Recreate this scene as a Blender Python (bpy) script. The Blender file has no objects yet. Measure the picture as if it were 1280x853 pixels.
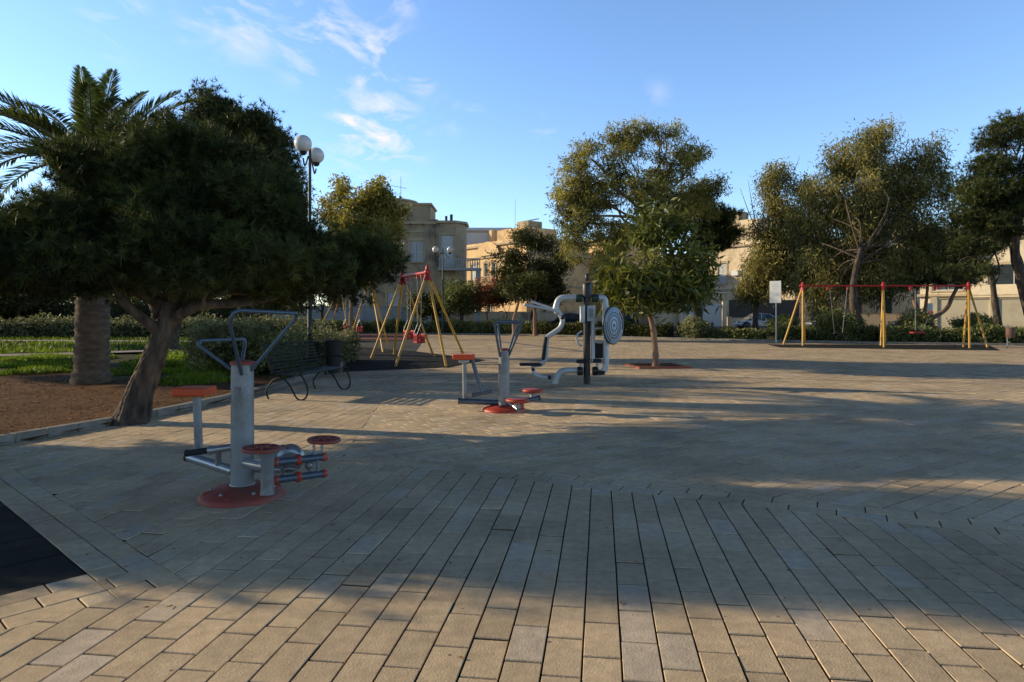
import bpy, math, random
import numpy as np
from mathutils import Vector, Matrix
random.seed(7)
RNG = np.random.default_rng(11)
PI = math.pi
scene = bpy.context.scene
col = scene.collection
F, CX, HY, EYE = 850.0, 640.0, 391.0, 1.5      # focal length in photo pixels, horizon row, eye height

def P(px, py, d):
    return Vector(((px-CX)/F*d, d, EYE+(HY-py)/F*d))
def G(px, py, z=0.0):
    d = F*(EYE-z)/(py-HY)
    return Vector(((px-CX)/F*d, d, z))

# ------------------------------------------------------------------ materials
def nt(name):
    m = bpy.data.materials.new(name); m.use_nodes = True
    t = m.node_tree; t.nodes.clear()
    return m, t, t.nodes, t.links
def rgba(c): return (c[0], c[1], c[2], 1.0)
def M(name, c1, c2=None, scale=4.0, rough=.6, metal=0.0, bump=0.0, bscale=60.0, spec=.5, stretch=(1,1,1), lo=.3, hi=.7, c3=None, s3=.6):
    m, t, N, L = nt(name)
    if c2 is None: c2 = tuple(x*.8 for x in c1)
    out = N.new('ShaderNodeOutputMaterial'); b = N.new('ShaderNodeBsdfPrincipled')
    tc = N.new('ShaderNodeTexCoord'); mp = N.new('ShaderNodeMapping'); mp.inputs['Scale'].default_value = stretch
    L.new(tc.outputs['Object'], mp.inputs['Vector'])
    n = N.new('ShaderNodeTexNoise'); n.inputs['Scale'].default_value = scale; n.inputs['Detail'].default_value = 6
    L.new(mp.outputs[0], n.inputs['Vector'])
    r = N.new('ShaderNodeMapRange'); r.inputs[1].default_value = lo; r.inputs[2].default_value = hi
    L.new(n.outputs['Fac'], r.inputs[0])
    mx = N.new('ShaderNodeMix'); mx.data_type = 'RGBA'
    mx.inputs[6].default_value = rgba(c1); mx.inputs[7].default_value = rgba(c2)
    L.new(r.outputs[0], mx.inputs[0])
    cur = mx.outputs[2]
    if c3:
        n3 = N.new('ShaderNodeTexNoise'); n3.inputs['Scale'].default_value = s3; n3.inputs['Detail'].default_value = 8; n3.inputs['Roughness'].default_value = .65
        L.new(mp.outputs[0], n3.inputs['Vector'])
        r3 = N.new('ShaderNodeMapRange'); r3.inputs[1].default_value = .48; r3.inputs[2].default_value = .68
        L.new(n3.outputs['Fac'], r3.inputs[0])
        m3 = N.new('ShaderNodeMix'); m3.data_type = 'RGBA'; m3.inputs[7].default_value = rgba(c3)
        L.new(r3.outputs[0], m3.inputs[0]); L.new(cur, m3.inputs[6]); cur = m3.outputs[2]
    L.new(cur, b.inputs['Base Color'])
    b.inputs['Roughness'].default_value = rough; b.inputs['Metallic'].default_value = metal
    b.inputs['Specular IOR Level'].default_value = spec
    if bump:
        n2 = N.new('ShaderNodeTexNoise'); n2.inputs['Scale'].default_value = bscale; n2.inputs['Detail'].default_value = 5
        L.new(mp.outputs[0], n2.inputs['Vector'])
        bp = N.new('ShaderNodeBump'); bp.inputs['Strength'].default_value = bump; bp.inputs['Distance'].default_value = .02
        L.new(n2.outputs['Fac'], bp.inputs['Height']); L.new(bp.outputs[0], b.inputs['Normal'])
    L.new(b.outputs[0], out.inputs[0])
    return m
def leafM(name, dark, light, trans=.25, rough=.55):
    m, t, N, L = nt(name)
    out = N.new('ShaderNodeOutputMaterial'); b = N.new('ShaderNodeBsdfPrincipled'); tr = N.new('ShaderNodeBsdfTranslucent')
    at = N.new('ShaderNodeAttribute'); at.attribute_name = 'tint'
    mx = N.new('ShaderNodeMix'); mx.data_type = 'RGBA'
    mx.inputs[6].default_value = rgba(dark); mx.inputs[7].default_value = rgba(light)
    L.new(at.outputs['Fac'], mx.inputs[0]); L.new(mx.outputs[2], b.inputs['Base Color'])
    hs = N.new('ShaderNodeHueSaturation'); hs.inputs['Value'].default_value = 1.3; hs.inputs['Saturation'].default_value = 1.1
    L.new(mx.outputs[2], hs.inputs['Color']); L.new(hs.outputs[0], tr.inputs['Color'])
    b.inputs['Roughness'].default_value = rough; b.inputs['Specular IOR Level'].default_value = .35
    ms = N.new('ShaderNodeMixShader'); ms.inputs[0].default_value = trans
    L.new(b.outputs[0], ms.inputs[1]); L.new(tr.outputs[0], ms.inputs[2]); L.new(ms.outputs[0], out.inputs[0])
    return m
def paverM(name, lightc, darkc, greyc):
    m, t, N, L = nt(name)
    out = N.new('ShaderNodeOutputMaterial'); b = N.new('ShaderNodeBsdfPrincipled')
    at = N.new('ShaderNodeAttribute'); at.attribute_name = 'tint'
    cr = N.new('ShaderNodeValToRGB'); e = cr.color_ramp.elements
    e[0].position = 0; e[0].color = (.06,.048,.036,1); e[1].position = .80; e[1].color = rgba(lightc)
    e2 = e.new(.92); e2.color = rgba(greyc); e3 = e.new(.18); e3.color = rgba(darkc)
    L.new(at.outputs['Fac'], cr.inputs[0])
    geo = N.new('ShaderNodeNewGeometry')
    n1 = N.new('ShaderNodeTexNoise'); n1.inputs['Scale'].default_value = .9; n1.inputs['Detail'].default_value = 8; n1.inputs['Roughness'].default_value = .62
    L.new(geo.outputs['Position'], n1.inputs['Vector'])
    r1 = N.new('ShaderNodeMapRange'); r1.inputs[1].default_value = .3; r1.inputs[2].default_value = .7; r1.inputs[3].default_value = .66; r1.inputs[4].default_value = 1.12
    L.new(n1.outputs['Fac'], r1.inputs[0])
    n2 = N.new('ShaderNodeTexNoise'); n2.inputs['Scale'].default_value = 14; n2.inputs['Detail'].default_value = 7; n2.inputs['Roughness'].default_value = .7
    L.new(geo.outputs['Position'], n2.inputs['Vector'])
    r2 = N.new('ShaderNodeMapRange'); r2.inputs[1].default_value = .3; r2.inputs[2].default_value = .7; r2.inputs[3].default_value = .78; r2.inputs[4].default_value = 1.14
    L.new(n2.outputs['Fac'], r2.inputs[0])
    # sparse dark spots and pale scuffs
    v = N.new('ShaderNodeTexVoronoi'); v.inputs['Scale'].default_value = 5.0; v.inputs['Randomness'].default_value = 1
    L.new(geo.outputs['Position'], v.inputs['Vector'])
    r3 = N.new('ShaderNodeMapRange'); r3.inputs[1].default_value = .03; r3.inputs[2].default_value = .06; r3.inputs[3].default_value = .35; r3.inputs[4].default_value = 1
    L.new(v.outputs['Distance'], r3.inputs[0])
    mu = N.new('ShaderNodeMath'); mu.operation = 'MULTIPLY'; L.new(r1.outputs[0], mu.inputs[0]); L.new(r2.outputs[0], mu.inputs[1])
    mu2 = N.new('ShaderNodeMath'); mu2.operation = 'MULTIPLY'; L.new(mu.outputs[0], mu2.inputs[0]); L.new(r3.outputs[0], mu2.inputs[1])
    mx = N.new('ShaderNodeMix'); mx.data_type = 'RGBA'; mx.blend_type = 'MULTIPLY'; mx.inputs[0].default_value = 1
    L.new(cr.outputs[0], mx.inputs[6]); L.new(mu2.outputs[0], mx.inputs[7])
    L.new(mx.outputs[2], b.inputs['Base Color'])
    b.inputs['Roughness'].default_value = .85; b.inputs['Specular IOR Level'].default_value = .15
    nb = N.new('ShaderNodeTexNoise'); nb.inputs['Scale'].default_value = 90; nb.inputs['Detail'].default_value = 4
    L.new(geo.outputs['Position'], nb.inputs['Vector'])
    nb2 = N.new('ShaderNodeTexNoise'); nb2.inputs['Scale'].default_value = 9; nb2.inputs['Detail'].default_value = 5
    L.new(geo.outputs['Position'], nb2.inputs['Vector'])
    ad = N.new('ShaderNodeMath'); ad.operation = 'ADD'; L.new(nb.outputs['Fac'], ad.inputs[0]); L.new(nb2.outputs['Fac'], ad.inputs[1])
    bp = N.new('ShaderNodeBump'); bp.inputs['Strength'].default_value = .35; bp.inputs['Distance'].default_value = .008
    L.new(ad.outputs[0], bp.inputs['Height']); L.new(bp.outputs[0], b.inputs['Normal'])
    L.new(b.outputs[0], out.inputs[0])
    return m

m_paver = paverM('paver', (.78,.585,.37), (.62,.465,.30), (.72,.58,.43))
m_joint = M('joint_dirt', (.022,.019,.015), (.075,.06,.042), 4, .95, lo=.45, hi=.75)
m_kerb = M('kerb_stone', (.30,.27,.23), (.18,.165,.14), 6, .85, bump=.4)
m_soil = M('soil', (.165,.085,.042), (.085,.045,.023), 3.0, .95, bump=.9, bscale=30, c3=(.23,.13,.065), s3=14, spec=.05)
m_turf = M('turf_soil', (.06,.075,.02), (.10,.085,.035), 2.5, .95, bump=.5, spec=.05)
m_ground = M('ground_far', (.12,.11,.06), (.09,.085,.04), .6, .95)
m_path = M('path_concrete', (.33,.24,.20), (.24,.18,.15), 3, .85)
m_asph = M('asphalt', (.055,.054,.052), (.075,.072,.068), 2, .9, bump=.3)
m_rub = M('black_rubber', (.018,.018,.018), (.032,.030,.028), 5, .92, bump=.7, bscale=160, c3=(.05,.046,.04), s3=3, spec=.15)
m_redrub = M('red_rubber', (.25,.06,.035), (.18,.05,.03), 3, .9)
m_galv = M('painted_silver', (.30,.315,.335), (.24,.255,.27), 8, .45, .35, c3=(.15,.14,.125), s3=3)
m_galv2 = M('worn_silver', (.44,.46,.48), (.36,.37,.38), 10, .3, .6)
m_blue = M('blue_grey_tube', (.08,.11,.15), (.11,.145,.18), 12, .38, .4)
m_red = M('red_plastic', (.42,.035,.015), (.36,.05,.025), 6, .5, c3=(.45,.12,.07), s3=5)
m_redfade = M('faded_red_plastic', (.34,.055,.035), (.28,.06,.04), 7, .6, c3=(.20,.09,.07), s3=4)
m_orange = M('orange_red_seat', (.78,.10,.015), (.62,.075,.015), 6, .5)
m_black = M('black_metal', (.018,.019,.02), (.03,.03,.03), 8, .45)
m_blackrub = M('black_grip', (.015,.015,.015), (.025,.025,.025), 8, .8)
m_white = M('white_paint', (.74,.74,.72), (.62,.62,.60), 5, .5)
m_whitetube = M('white_tube', (.60,.62,.63), (.52,.53,.54), 8, .38, .15)
m_bench = M('bench_green', (.010,.020,.018), (.016,.03,.026), 10, .6, spec=.25)
m_bin = M('bin_dark', (.02,.022,.02), (.035,.03,.03), 6, .6)
m_yellow = M('yellow_paint', (.68,.36,.035), (.58,.29,.03), 5, .45, c3=(.5,.3,.1), s3=6)
m_redmet = M('red_paint', (.50,.025,.02), (.42,.02,.018), 6, .45)
m_chain = M('chain_steel', (.30,.31,.32), (.22,.22,.23), 30, .4, .7)
m_lamp = M('lamp_iron', (.025,.032,.033), (.04,.045,.045), 10, .5, .3)
m_terra = M('terracotta_edge', (.33,.09,.05), (.24,.075,.045), 6, .85)
m_ggreen = M('dark_green_paint', (.02,.05,.035), (.03,.06,.04), 6, .55)
m_lime = M('limestone', (.80,.63,.41), (.68,.52,.33), .8, .9, bump=.3, bscale=6, c3=(.26,.19,.12), s3=.5)
m_lime2 = M('weathered_limestone', (.50,.37,.23), (.36,.27,.17), .9, .92, bump=.3, bscale=6, c3=(.14,.115,.09), s3=.55)
m_cream = M('cream_plaster', (.80,.68,.48), (.72,.60,.42), .6, .9, c3=(.58,.47,.33), s3=.7)
m_orangew = M('ochre_wall', (.84,.58,.30), (.72,.48,.24), .8, .9, c3=(.46,.29,.15), s3=.6)
m_trim = M('stone_trim', (.56,.44,.29), (.40,.31,.20), 1.5, .88)
m_wwall = M('white_render', (.72,.71,.68), (.62,.61,.59), .8, .85)
m_grwall = M('grey_render', (.46,.45,.43), (.38,.37,.35), .8, .9)
m_shut = M('white_shutter', (.66,.66,.64), (.54,.54,.53), 4, .6)
m_glass = M('window_glass', (.03,.04,.05), (.05,.06,.07), 2, .08, spec=.8)
m_roofg = M('roof_glass', (.35,.42,.48), (.3,.36,.42), 2, .3)
m_carw = M('white_car_paint', (.72,.73,.74), (.68,.69,.70), 2, .25)
m_card = M('dark_car_paint', (.02,.024,.03), (.03,.034,.04), 2, .25)
m_carg = M('silver_car_paint', (.35,.37,.38), (.3,.32,.33), 2, .28, .4)
m_tyre = M('tyre', (.015,.015,.015), (.025,.025,.025), 10, .85)
m_bark = M('pine_bark', (.15,.108,.078), (.025,.019,.015), 9, .95, bump=1.0, bscale=22, stretch=(1,1,.25))
m_bark2 = M('pale_bark', (.30,.20,.13), (.16,.11,.075), 5, .9, bump=.6, bscale=20, stretch=(1,1,.3))
m_bark3 = M('pinkish_bark', (.34,.19,.12), (.20,.12,.08), 5, .9, bump=.5, bscale=20, stretch=(1,1,.3))
m_palmb = M('palm_bark', (.23,.155,.10), (.10,.07,.048), 6, .95, bump=.9, bscale=18, stretch=(1,1,2.2))
l_pine = leafM('pine_needles', (.009,.018,.005), (.115,.135,.03), .2)
l_pine2 = leafM('dark_pine_needles', (.009,.018,.006), (.12,.14,.035), .18)
l_palm = leafM('palm_leaf', (.035,.06,.02), (.21,.26,.08), .28, .4)
l_euc = leafM('eucalypt_leaf', (.05,.062,.016), (.53,.46,.125), .38)
l_weep = leafM('weeping_leaf', (.04,.052,.018), (.48,.41,.13), .36)
l_broad = leafM('broad_leaf', (.024,.046,.008), (.27,.27,.06), .33, .38)
l_yel = leafM('yellow_leaf', (.13,.11,.02), (.46,.40,.10), .38)
l_hedge = leafM('hedge_leaf', (.06,.08,.02), (.30,.31,.11), .25)
l_hedge2 = leafM('dusty_hedge_leaf', (.07,.085,.03), (.34,.33,.15), .25)
l_dark = leafM('dark_leaf', (.018,.028,.008), (.13,.125,.03), .25)
l_red = leafM('red_leaf', (.2,.065,.03), (.55,.22,.11), .3)
l_grass = leafM('grass_blade', (.04,.07,.008), (.21,.29,.026), .35)
l_litter = leafM('litter', (.05,.022,.01), (.42,.20,.07), .1, .8)
mgl, t_, N_, L_ = nt('lamp_globe')
o_ = N_.new('ShaderNodeOutputMaterial'); b_ = N_.new('ShaderNodeBsdfPrincipled'); b_.inputs['Base Color'].default_value = (.80,.77,.72,1)
b_.inputs['Roughness'].default_value = .22; b_.inputs['Subsurface Weight'].default_value = .3; b_.inputs['Subsurface Radius'].default_value = (.2,.18,.15)
L_.new(b_.outputs[0], o_.inputs[0]); m_globe = mgl

# ------------------------------------------------------------------ mesh helpers
def link(o, parent=None):
    col.objects.link(o)
    if parent is not None: o.parent = parent
    return o
def tag(o, label=None, cat=None, group=None, kind=None):
    if label: o['label'] = label
    if cat: o['category'] = cat
    if group: o['group'] = group
    if kind: o['kind'] = kind
    return o
def thing(name, label, cat, loc, rz=0.0, group=None):
    o = bpy.data.objects.new(name, None); col.objects.link(o)
    o.location = loc; o.rotation_euler = (0,0,rz); o.empty_display_size = .2
    return tag(o, label, cat, group)
def wloc(o):
    v = Vector((0,0,0))
    while o is not None: v += Vector(o.location); o = o.parent
    return v
def fillet(pts, r=.1, n=5):
    pts = [Vector(p) for p in pts]; out = [pts[0]]
    for i in range(1, len(pts)-1):
        a, b, c = pts[i-1], pts[i], pts[i+1]
        da, dc = (a-b), (c-b); rr = min(r, da.length*.48, dc.length*.48)
        p0 = b+da.normalized()*rr; p1 = b+dc.normalized()*rr
        for k in range(n+1):
            t = k/n; out.append((1-t)**2*p0 + 2*t*(1-t)*b + t*t*p1)
    out.append(pts[-1]); return out
def spline(pts, n=6):
    pts = [Vector(p) for p in pts]
    q = [pts[0]*2-pts[1]]+pts+[pts[-1]*2-pts[-2]]; out = []
    for i in range(1, len(q)-2):
        for k in range(n):
            t = k/n; a,b,c,d = q[i-1],q[i],q[i+1],q[i+2]
            out.append(.5*((2*b)+(c-a)*t+(2*a-5*b+4*c-d)*t*t+(3*b-a-3*c+d)*t**3))
    out.append(pts[-1]); return out
class MB:
    def __init__(s): s.v = []; s.f = []; s.sm = []
    def add(s, vs, fs, smooth=False):
        b = len(s.v); s.v += [tuple(v) for v in vs]
        for f in fs: s.f.append([i+b for i in f]); s.sm.append(smooth)
        return s
    def box(s, c, size, rz=0.0, mat=None):
        x,y,z = [k/2 for k in size]; R = mat if mat else Matrix.Rotation(rz,3,'Z'); c = Vector(c)
        vs = [c+R@Vector((sx*x,sy*y,sz*z)) for sz in (-1,1) for sx,sy in ((-1,-1),(1,-1),(1,1),(-1,1))]
        return s.add(vs, [(3,2,1,0),(4,5,6,7),(0,1,5,4),(1,2,6,5),(2,3,7,6),(3,0,4,7)])
    def bar(s, a, b, w, h, up=(0,0,1)):
        a, b = Vector(a), Vector(b); d = (b-a); L = d.length; d.normalize()
        u = Vector(up); sd = d.cross(u)
        if sd.length < 1e-4: sd = d.cross(Vector((0,1,0)))
        sd.normalize(); u = sd.cross(d)
        R = Matrix((d, sd, u)).transposed()
        return s.box((a+b)/2, (L,w,h), mat=R)
    def tube(s, pts, r, seg=10, cap=True, smooth=True, closed=False):
        pts = [Vector(p) for p in pts]; n = len(pts)
        rs = r if isinstance(r,(list,tuple)) else [r]*n
        vs = []; fs = []
        t0 = (pts[1]-pts[0]).normalized()
        ref = Vector((0,0,1)) if abs(t0.z) < .9 else Vector((1,0,0))
        nx = t0.cross(ref).normalized()
        for i,p in enumerate(pts):
            t = (pts[min(i+1,n-1)]-pts[max(i-1,0)])
            if closed: t = pts[(i+1)%n]-pts[i-1]
            t.normalize()
            nx = (nx-t*nx.dot(t)).normalized(); ny = t.cross(nx)
            for k in range(seg):
                a = 2*PI*k/seg; vs.append(p+(nx*math.cos(a)+ny*math.sin(a))*rs[i])
        for i in range(n if closed else n-1):
            j = (i+1)%n
            for k in range(seg):
                k2 = (k+1)%seg; fs.append((i*seg+k, i*seg+k2, j*seg+k2, j*seg+k))
        s.add(vs, fs, smooth)
        if cap and not closed:
            s.add(vs[:seg], [tuple(range(seg-1,-1,-1))]); s.add(vs[-seg:], [tuple(range(seg))])
        return s
    def lathe(s, prof, c, seg=24, mat=None, smooth=True):
        c = Vector(c); R = mat if mat else Matrix.Identity(3); vs = []; fs = []
        for (r,z) in prof:
            for k in range(seg):
                a = 2*PI*k/seg; vs.append(c+R@Vector((r*math.cos(a), r*math.sin(a), z)))
        for i in range(len(prof)-1):
            for k in range(seg):
                k2 = (k+1)%seg; fs.append((i*seg+k, i*seg+k2, (i+1)*seg+k2, (i+1)*seg+k))
        s.add(vs, fs, smooth)
        s.add(vs[:seg], [tuple(range(seg-1,-1,-1))]); s.add(vs[-seg:], [tuple(range(seg))])
        return s
    def sphere(s, c, r, seg=20, rings=12):
        prof = [(max(r*math.sin(PI*i/rings),1e-4), -r*math.cos(PI*i/rings)) for i in range(rings+1)]
        return s.lathe(prof, c, seg)
    def prism(s, poly, a, b):
        """extrude a 3-D polygon by vector a->b"""
        n = len(poly); off = Vector(b)-Vector(a); poly = [Vector(p) for p in poly]
        return s.add(poly+[p+off for p in poly], [tuple(range(n-1,-1,-1)), tuple(range(n,2*n))]+[(i,(i+1)%n,n+(i+1)%n,n+i) for i in range(n)])
    def build(s, name, mat, parent=None, bevel=0.0, local=False):
        me = bpy.data.meshes.new(name)
        off = Vector((0,0,0)) if (parent is None or local) else wloc(parent)
        me.from_pydata([(v[0]-off.x, v[1]-off.y, v[2]-off.z) for v in s.v], [], s.f)
        me.polygons.foreach_set('use_smooth', s.sm)
        me.materials.append(mat); me.update()
        o = link(bpy.data.objects.new(name, me), parent)
        if bevel:
            b = o.modifiers.new('bevel','BEVEL'); b.width = bevel; b.segments = 2; b.limit_method = 'ANGLE'; b.angle_limit = .8
        return o
def npmesh(name, verts, quads, tint, mat, parent=None, smooth=False, local=False):
    """verts (n,3), quads (m,k) k=3|4, tint per vertex"""
    me = bpy.data.meshes.new(name)
    verts = np.asarray(verts, np.float32)
    if parent is not None and not local: verts = verts-np.array(wloc(parent), np.float32)
    n, (m,k) = len(verts), quads.shape
    me.vertices.add(n); me.vertices.foreach_set('co', verts.ravel())
    me.loops.add(m*k); me.loops.foreach_set('vertex_index', quads.astype(np.int32).ravel())
    me.polygons.add(m); me.polygons.foreach_set('loop_start', np.arange(0,m*k,k,dtype=np.int32))
    me.update(calc_edges=True); me.validate()
    if tint is not None:
        a = me.attributes.new('tint','FLOAT','POINT'); a.data.foreach_set('value', np.asarray(tint,np.float32))
    me.materials.append(mat)
    return link(bpy.data.objects.new(name, me), parent)

def norm(a): return a/np.maximum(np.linalg.norm(a,axis=1,keepdims=True),1e-6)
def leaves(pos, L, W, dirs=None, droop=0.0, tint=None, spread=1.0, curl=.15):
    """one kite-shaped leaf per position"""
    n = len(pos); d = RNG.normal(size=(n,3))*spread
    if dirs is not None: d = d+dirs
    d[:,2] -= droop; d = norm(d)
    s = norm(np.cross(d, RNG.normal(size=(n,3)))); u = np.cross(s,d)
    l = (L*RNG.uniform(.45,1.4,n))[:,None]; w = (W*RNG.uniform(.7,1.2,n))[:,None]
    v = np.stack([pos, pos+d*l*.45+s*w*.5+u*l*curl*.5, pos+d*l, pos+d*l*.45-s*w*.5+u*l*curl*.5],1)
    if tint is None: tint = RNG.uniform(0,1,n)
    return v.reshape(-1,3), np.arange(4*n).reshape(-1,4), np.repeat(np.clip(tint,0,1),4)
def needles(pos, dirs, k, L, W, tint, cone=.9):
    n = len(pos); p = np.repeat(pos,k,0); d = norm(np.repeat(dirs,k,0)+RNG.normal(size=(n*k,3))*cone)
    s = norm(np.cross(d, RNG.normal(size=(n*k,3))))*W*.5
    l = (L*RNG.uniform(.6,1.2,n*k))[:,None]
    p = p+d*l*.05
    v = np.stack([p-s, p+s, p+d*l],1)
    tt = np.clip(np.repeat(tint,k)+RNG.normal(size=n*k)*.12,0,1)
    return v.reshape(-1,3), np.arange(3*n*k).reshape(-1,3), np.repeat(tt,3)
def blobpts(blobs, nclump, per, cs, shell=.55, flat=.6, nsub=9):
    """blob -> boughs on its surface -> leaf clumps on each bough: uneven outline, gaps, light and dark clumps"""
    pos = []; out = []; tint = []
    sub = []
    for (c,r) in blobs:
        c = np.array(c); r = np.array(r)
        d = norm(RNG.normal(size=(nsub,3)))
        rad = RNG.uniform(.55,.92,(nsub,1)); sr = RNG.uniform(.30,.48,nsub)
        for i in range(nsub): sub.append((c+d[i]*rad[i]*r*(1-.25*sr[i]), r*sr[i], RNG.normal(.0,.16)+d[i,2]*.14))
        sub.append((c, r*.6, -.12))
    vol = np.array([np.prod(b[1]) for b in sub])**.7; vol = vol/vol.sum()
    for (c,r,tb),w in zip(sub,vol):
        k = max(2,int(nclump*w+RNG.uniform())); d = norm(RNG.normal(size=(k,3)))
        rad = (shell+(1-shell)*RNG.uniform(0,1,(k,1))**.7)*RNG.uniform(.8,1.12,(k,1))
        cc = c+d*rad*r
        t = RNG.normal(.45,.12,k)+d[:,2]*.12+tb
        sz = cs*RNG.uniform(.6,1.35,k)
        q = np.clip(RNG.normal(size=(k,per,3)),-1.7,1.7)*sz[:,None,None]*np.array([1,1,flat])
        pos.append((cc[:,None,:]+q).reshape(-1,3)); out.append(np.repeat(d,per,0)); tint.append(np.repeat(t,per)+RNG.normal(size=k*per)*.13)
    return np.concatenate(pos), np.concatenate(out), np.concatenate(tint)
def pxblob(px,py,d,rx,ry,rd):
    c = P(px,py,d); return ((c.x,c.y,c.z),(rx/F*d, rd, ry/F*d))
def limb(mb, a, b, r0, r1, sag=.15, seg=7):
    a, b = Vector(a), Vector(b); L = (b-a).length
    m1 = a.lerp(b,.35)+Vector((random.uniform(-1,1),random.uniform(-1,1),random.uniform(-.3,.8)))*L*sag
    m2 = a.lerp(b,.7)+Vector((random.uniform(-1,1),random.uniform(-1,1),random.uniform(-.5,.6)))*L*sag*.7
    pts = spline([a,m1,m2,b],4); n = len(pts)
    mb.tube(pts,[r0+(r1-r0)*i/(n-1) for i in range(n)],seg)
def make_trunk(mb, pts, r0, r1, seg=12, rough=.1, flare=1.5):
    near = Vector(pts[0]).y < 12
    pts = spline(pts,16 if near else 6); n = len(pts)
    if near:
        vs = []; S = 64; ph = [random.uniform(0,6.28) for _ in range(8)]
        for i,p in enumerate(pts):
            t = i/(n-1); r = (r0+(r1-r0)*t)*(1+(flare-1)*max(0,1-t*5)**1.5)
            for k in range(S):
                a = 2*PI*k/S
                w = .10*abs(math.sin(4*a+ph[0]+t*3.2))+.07*math.sin(2*a+ph[1]-t*2)+.05*math.sin(9*a+ph[2]+5*t)+.045*math.sin(17*a+ph[3]+9*math.sin(t*6))+.04*math.sin(t*40+3*a)*math.sin(5*a)+random.uniform(-.025,.025)
                w += (flare-1)*.45*max(0,1-t*7)*(math.sin(3*a+ph[4])+.5*math.sin(5*a+ph[5]))
                vs.append(p+Vector((math.cos(a),math.sin(a),-.12*math.cos(a)))*r*(.95+w))
        fs = [(i*S+k,i*S+(k+1)%S,(i+1)*S+(k+1)%S,(i+1)*S+k) for i in range(n-1) for k in range(S)]
        mb.add(vs,fs,True); return
    rs = []
    for i in range(n):
        t = i/(n-1); rs.append((r0+(r1-r0)*t)*(1+(flare-1)*max(0,1-t*6)**1.5)*random.uniform(1-rough,1+rough))
    mb.tube(pts,rs,seg)
LIMB = .5
def tree(name, label, base, trunk_pts, r0, r1, blobs, kind, leafmat, barkmat, group=None, nclump=160, per=60, cs=.3, L=.2, W=.06, droop=.3, shell=.5, limbs=True, k=12, cone=.8, flat=.6, extra=None, flare=1.5, spread=1.0, cat='tree'):
    t = thing(name, label, cat, base, 0, group)
    mb = MB(); make_trunk(mb, trunk_pts, r0, r1, flare=flare)
    top = Vector(trunk_pts[-1]); mid = Vector(trunk_pts[max(0,len(trunk_pts)-2)])
    if limbs:
        for (c,r) in blobs:
            a = top.lerp(mid, random.uniform(0,.6))
            limb(mb, a, c, r1*LIMB, r1*.12)
            for q in range(3):
                e = Vector(c)+Vector((random.uniform(-1,1)*r[0],random.uniform(-1,1)*r[1],random.uniform(-.4,1)*r[2]))*.8
                limb(mb, Vector(c).lerp(a,.3), e, r1*.2, r1*.05, seg=5)
    if extra: extra(mb)
    mb.build('trunk', barkmat, t)
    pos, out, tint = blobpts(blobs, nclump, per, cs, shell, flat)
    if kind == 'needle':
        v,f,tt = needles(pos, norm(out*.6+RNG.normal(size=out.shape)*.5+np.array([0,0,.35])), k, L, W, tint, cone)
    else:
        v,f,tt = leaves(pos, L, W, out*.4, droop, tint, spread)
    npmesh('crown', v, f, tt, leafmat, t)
    return t

# ------------------------------------------------------------------ world, sun, camera
SUN_AZ, SUN_EL = math.radians(-75), math.radians(18)      # azimuth measured from +Y towards +X
sd = Vector((math.sin(SUN_AZ)*math.cos(SUN_EL), math.cos(SUN_AZ)*math.cos(SUN_EL), math.sin(SUN_EL)))
w = bpy.data.worlds.new('World'); scene.world = w; w.use_nodes = True
N, L = w.node_tree.nodes, w.node_tree.links; N.clear()
wo = N.new('ShaderNodeOutputWorld'); bg = N.new('ShaderNodeBackground'); sky = N.new('ShaderNodeTexSky')
sky.sky_type = 'NISHITA'; sky.sun_disc = False; sky.sun_elevation = SUN_EL; sky.sun_rotation = SUN_AZ
sky.air_density = 1.0; sky.dust_density = .1; sky.ozone_density = 1.6; sky.altitude = 50
tc = N.new('ShaderNodeTexCoord')
sep = N.new('ShaderNodeSeparateXYZ'); L.new(tc.outputs['Generated'], sep.inputs[0])
zz = N.new('ShaderNodeMath'); zz.operation = 'MAXIMUM'; zz.inputs[1].default_value = .04; L.new(sep.outputs[2], zz.inputs[0])
dx = N.new('ShaderNodeMath'); dx.operation = 'DIVIDE'; L.new(sep.outputs[0], dx.inputs[0]); L.new(zz.outputs[0], dx.inputs[1])
dy = N.new('ShaderNodeMath'); dy.operation = 'DIVIDE'; L.new(sep.outputs[1], dy.inputs[0]); L.new(zz.outputs[0], dy.inputs[1])
cmb = N.new('ShaderNodeCombineXYZ'); L.new(dx.outputs[0], cmb.inputs[0]); L.new(dy.outputs[0], cmb.inputs[1])
mp = N.new('ShaderNodeMapping'); mp.inputs['Rotation'].default_value = (0,0,.35); mp.inputs['Scale'].default_value = (2.0,1.1,1)
L.new(cmb.outputs[0], mp.inputs[0])
nz = N.new('ShaderNodeTexNoise'); nz.inputs['Scale'].default_value = 2.2; nz.inputs['Detail'].default_value = 9; nz.inputs['Roughness'].default_value = .58; nz.inputs['Distortion'].default_value = .5
L.new(mp.outputs[0], nz.inputs['Vector'])
mask = None
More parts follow.
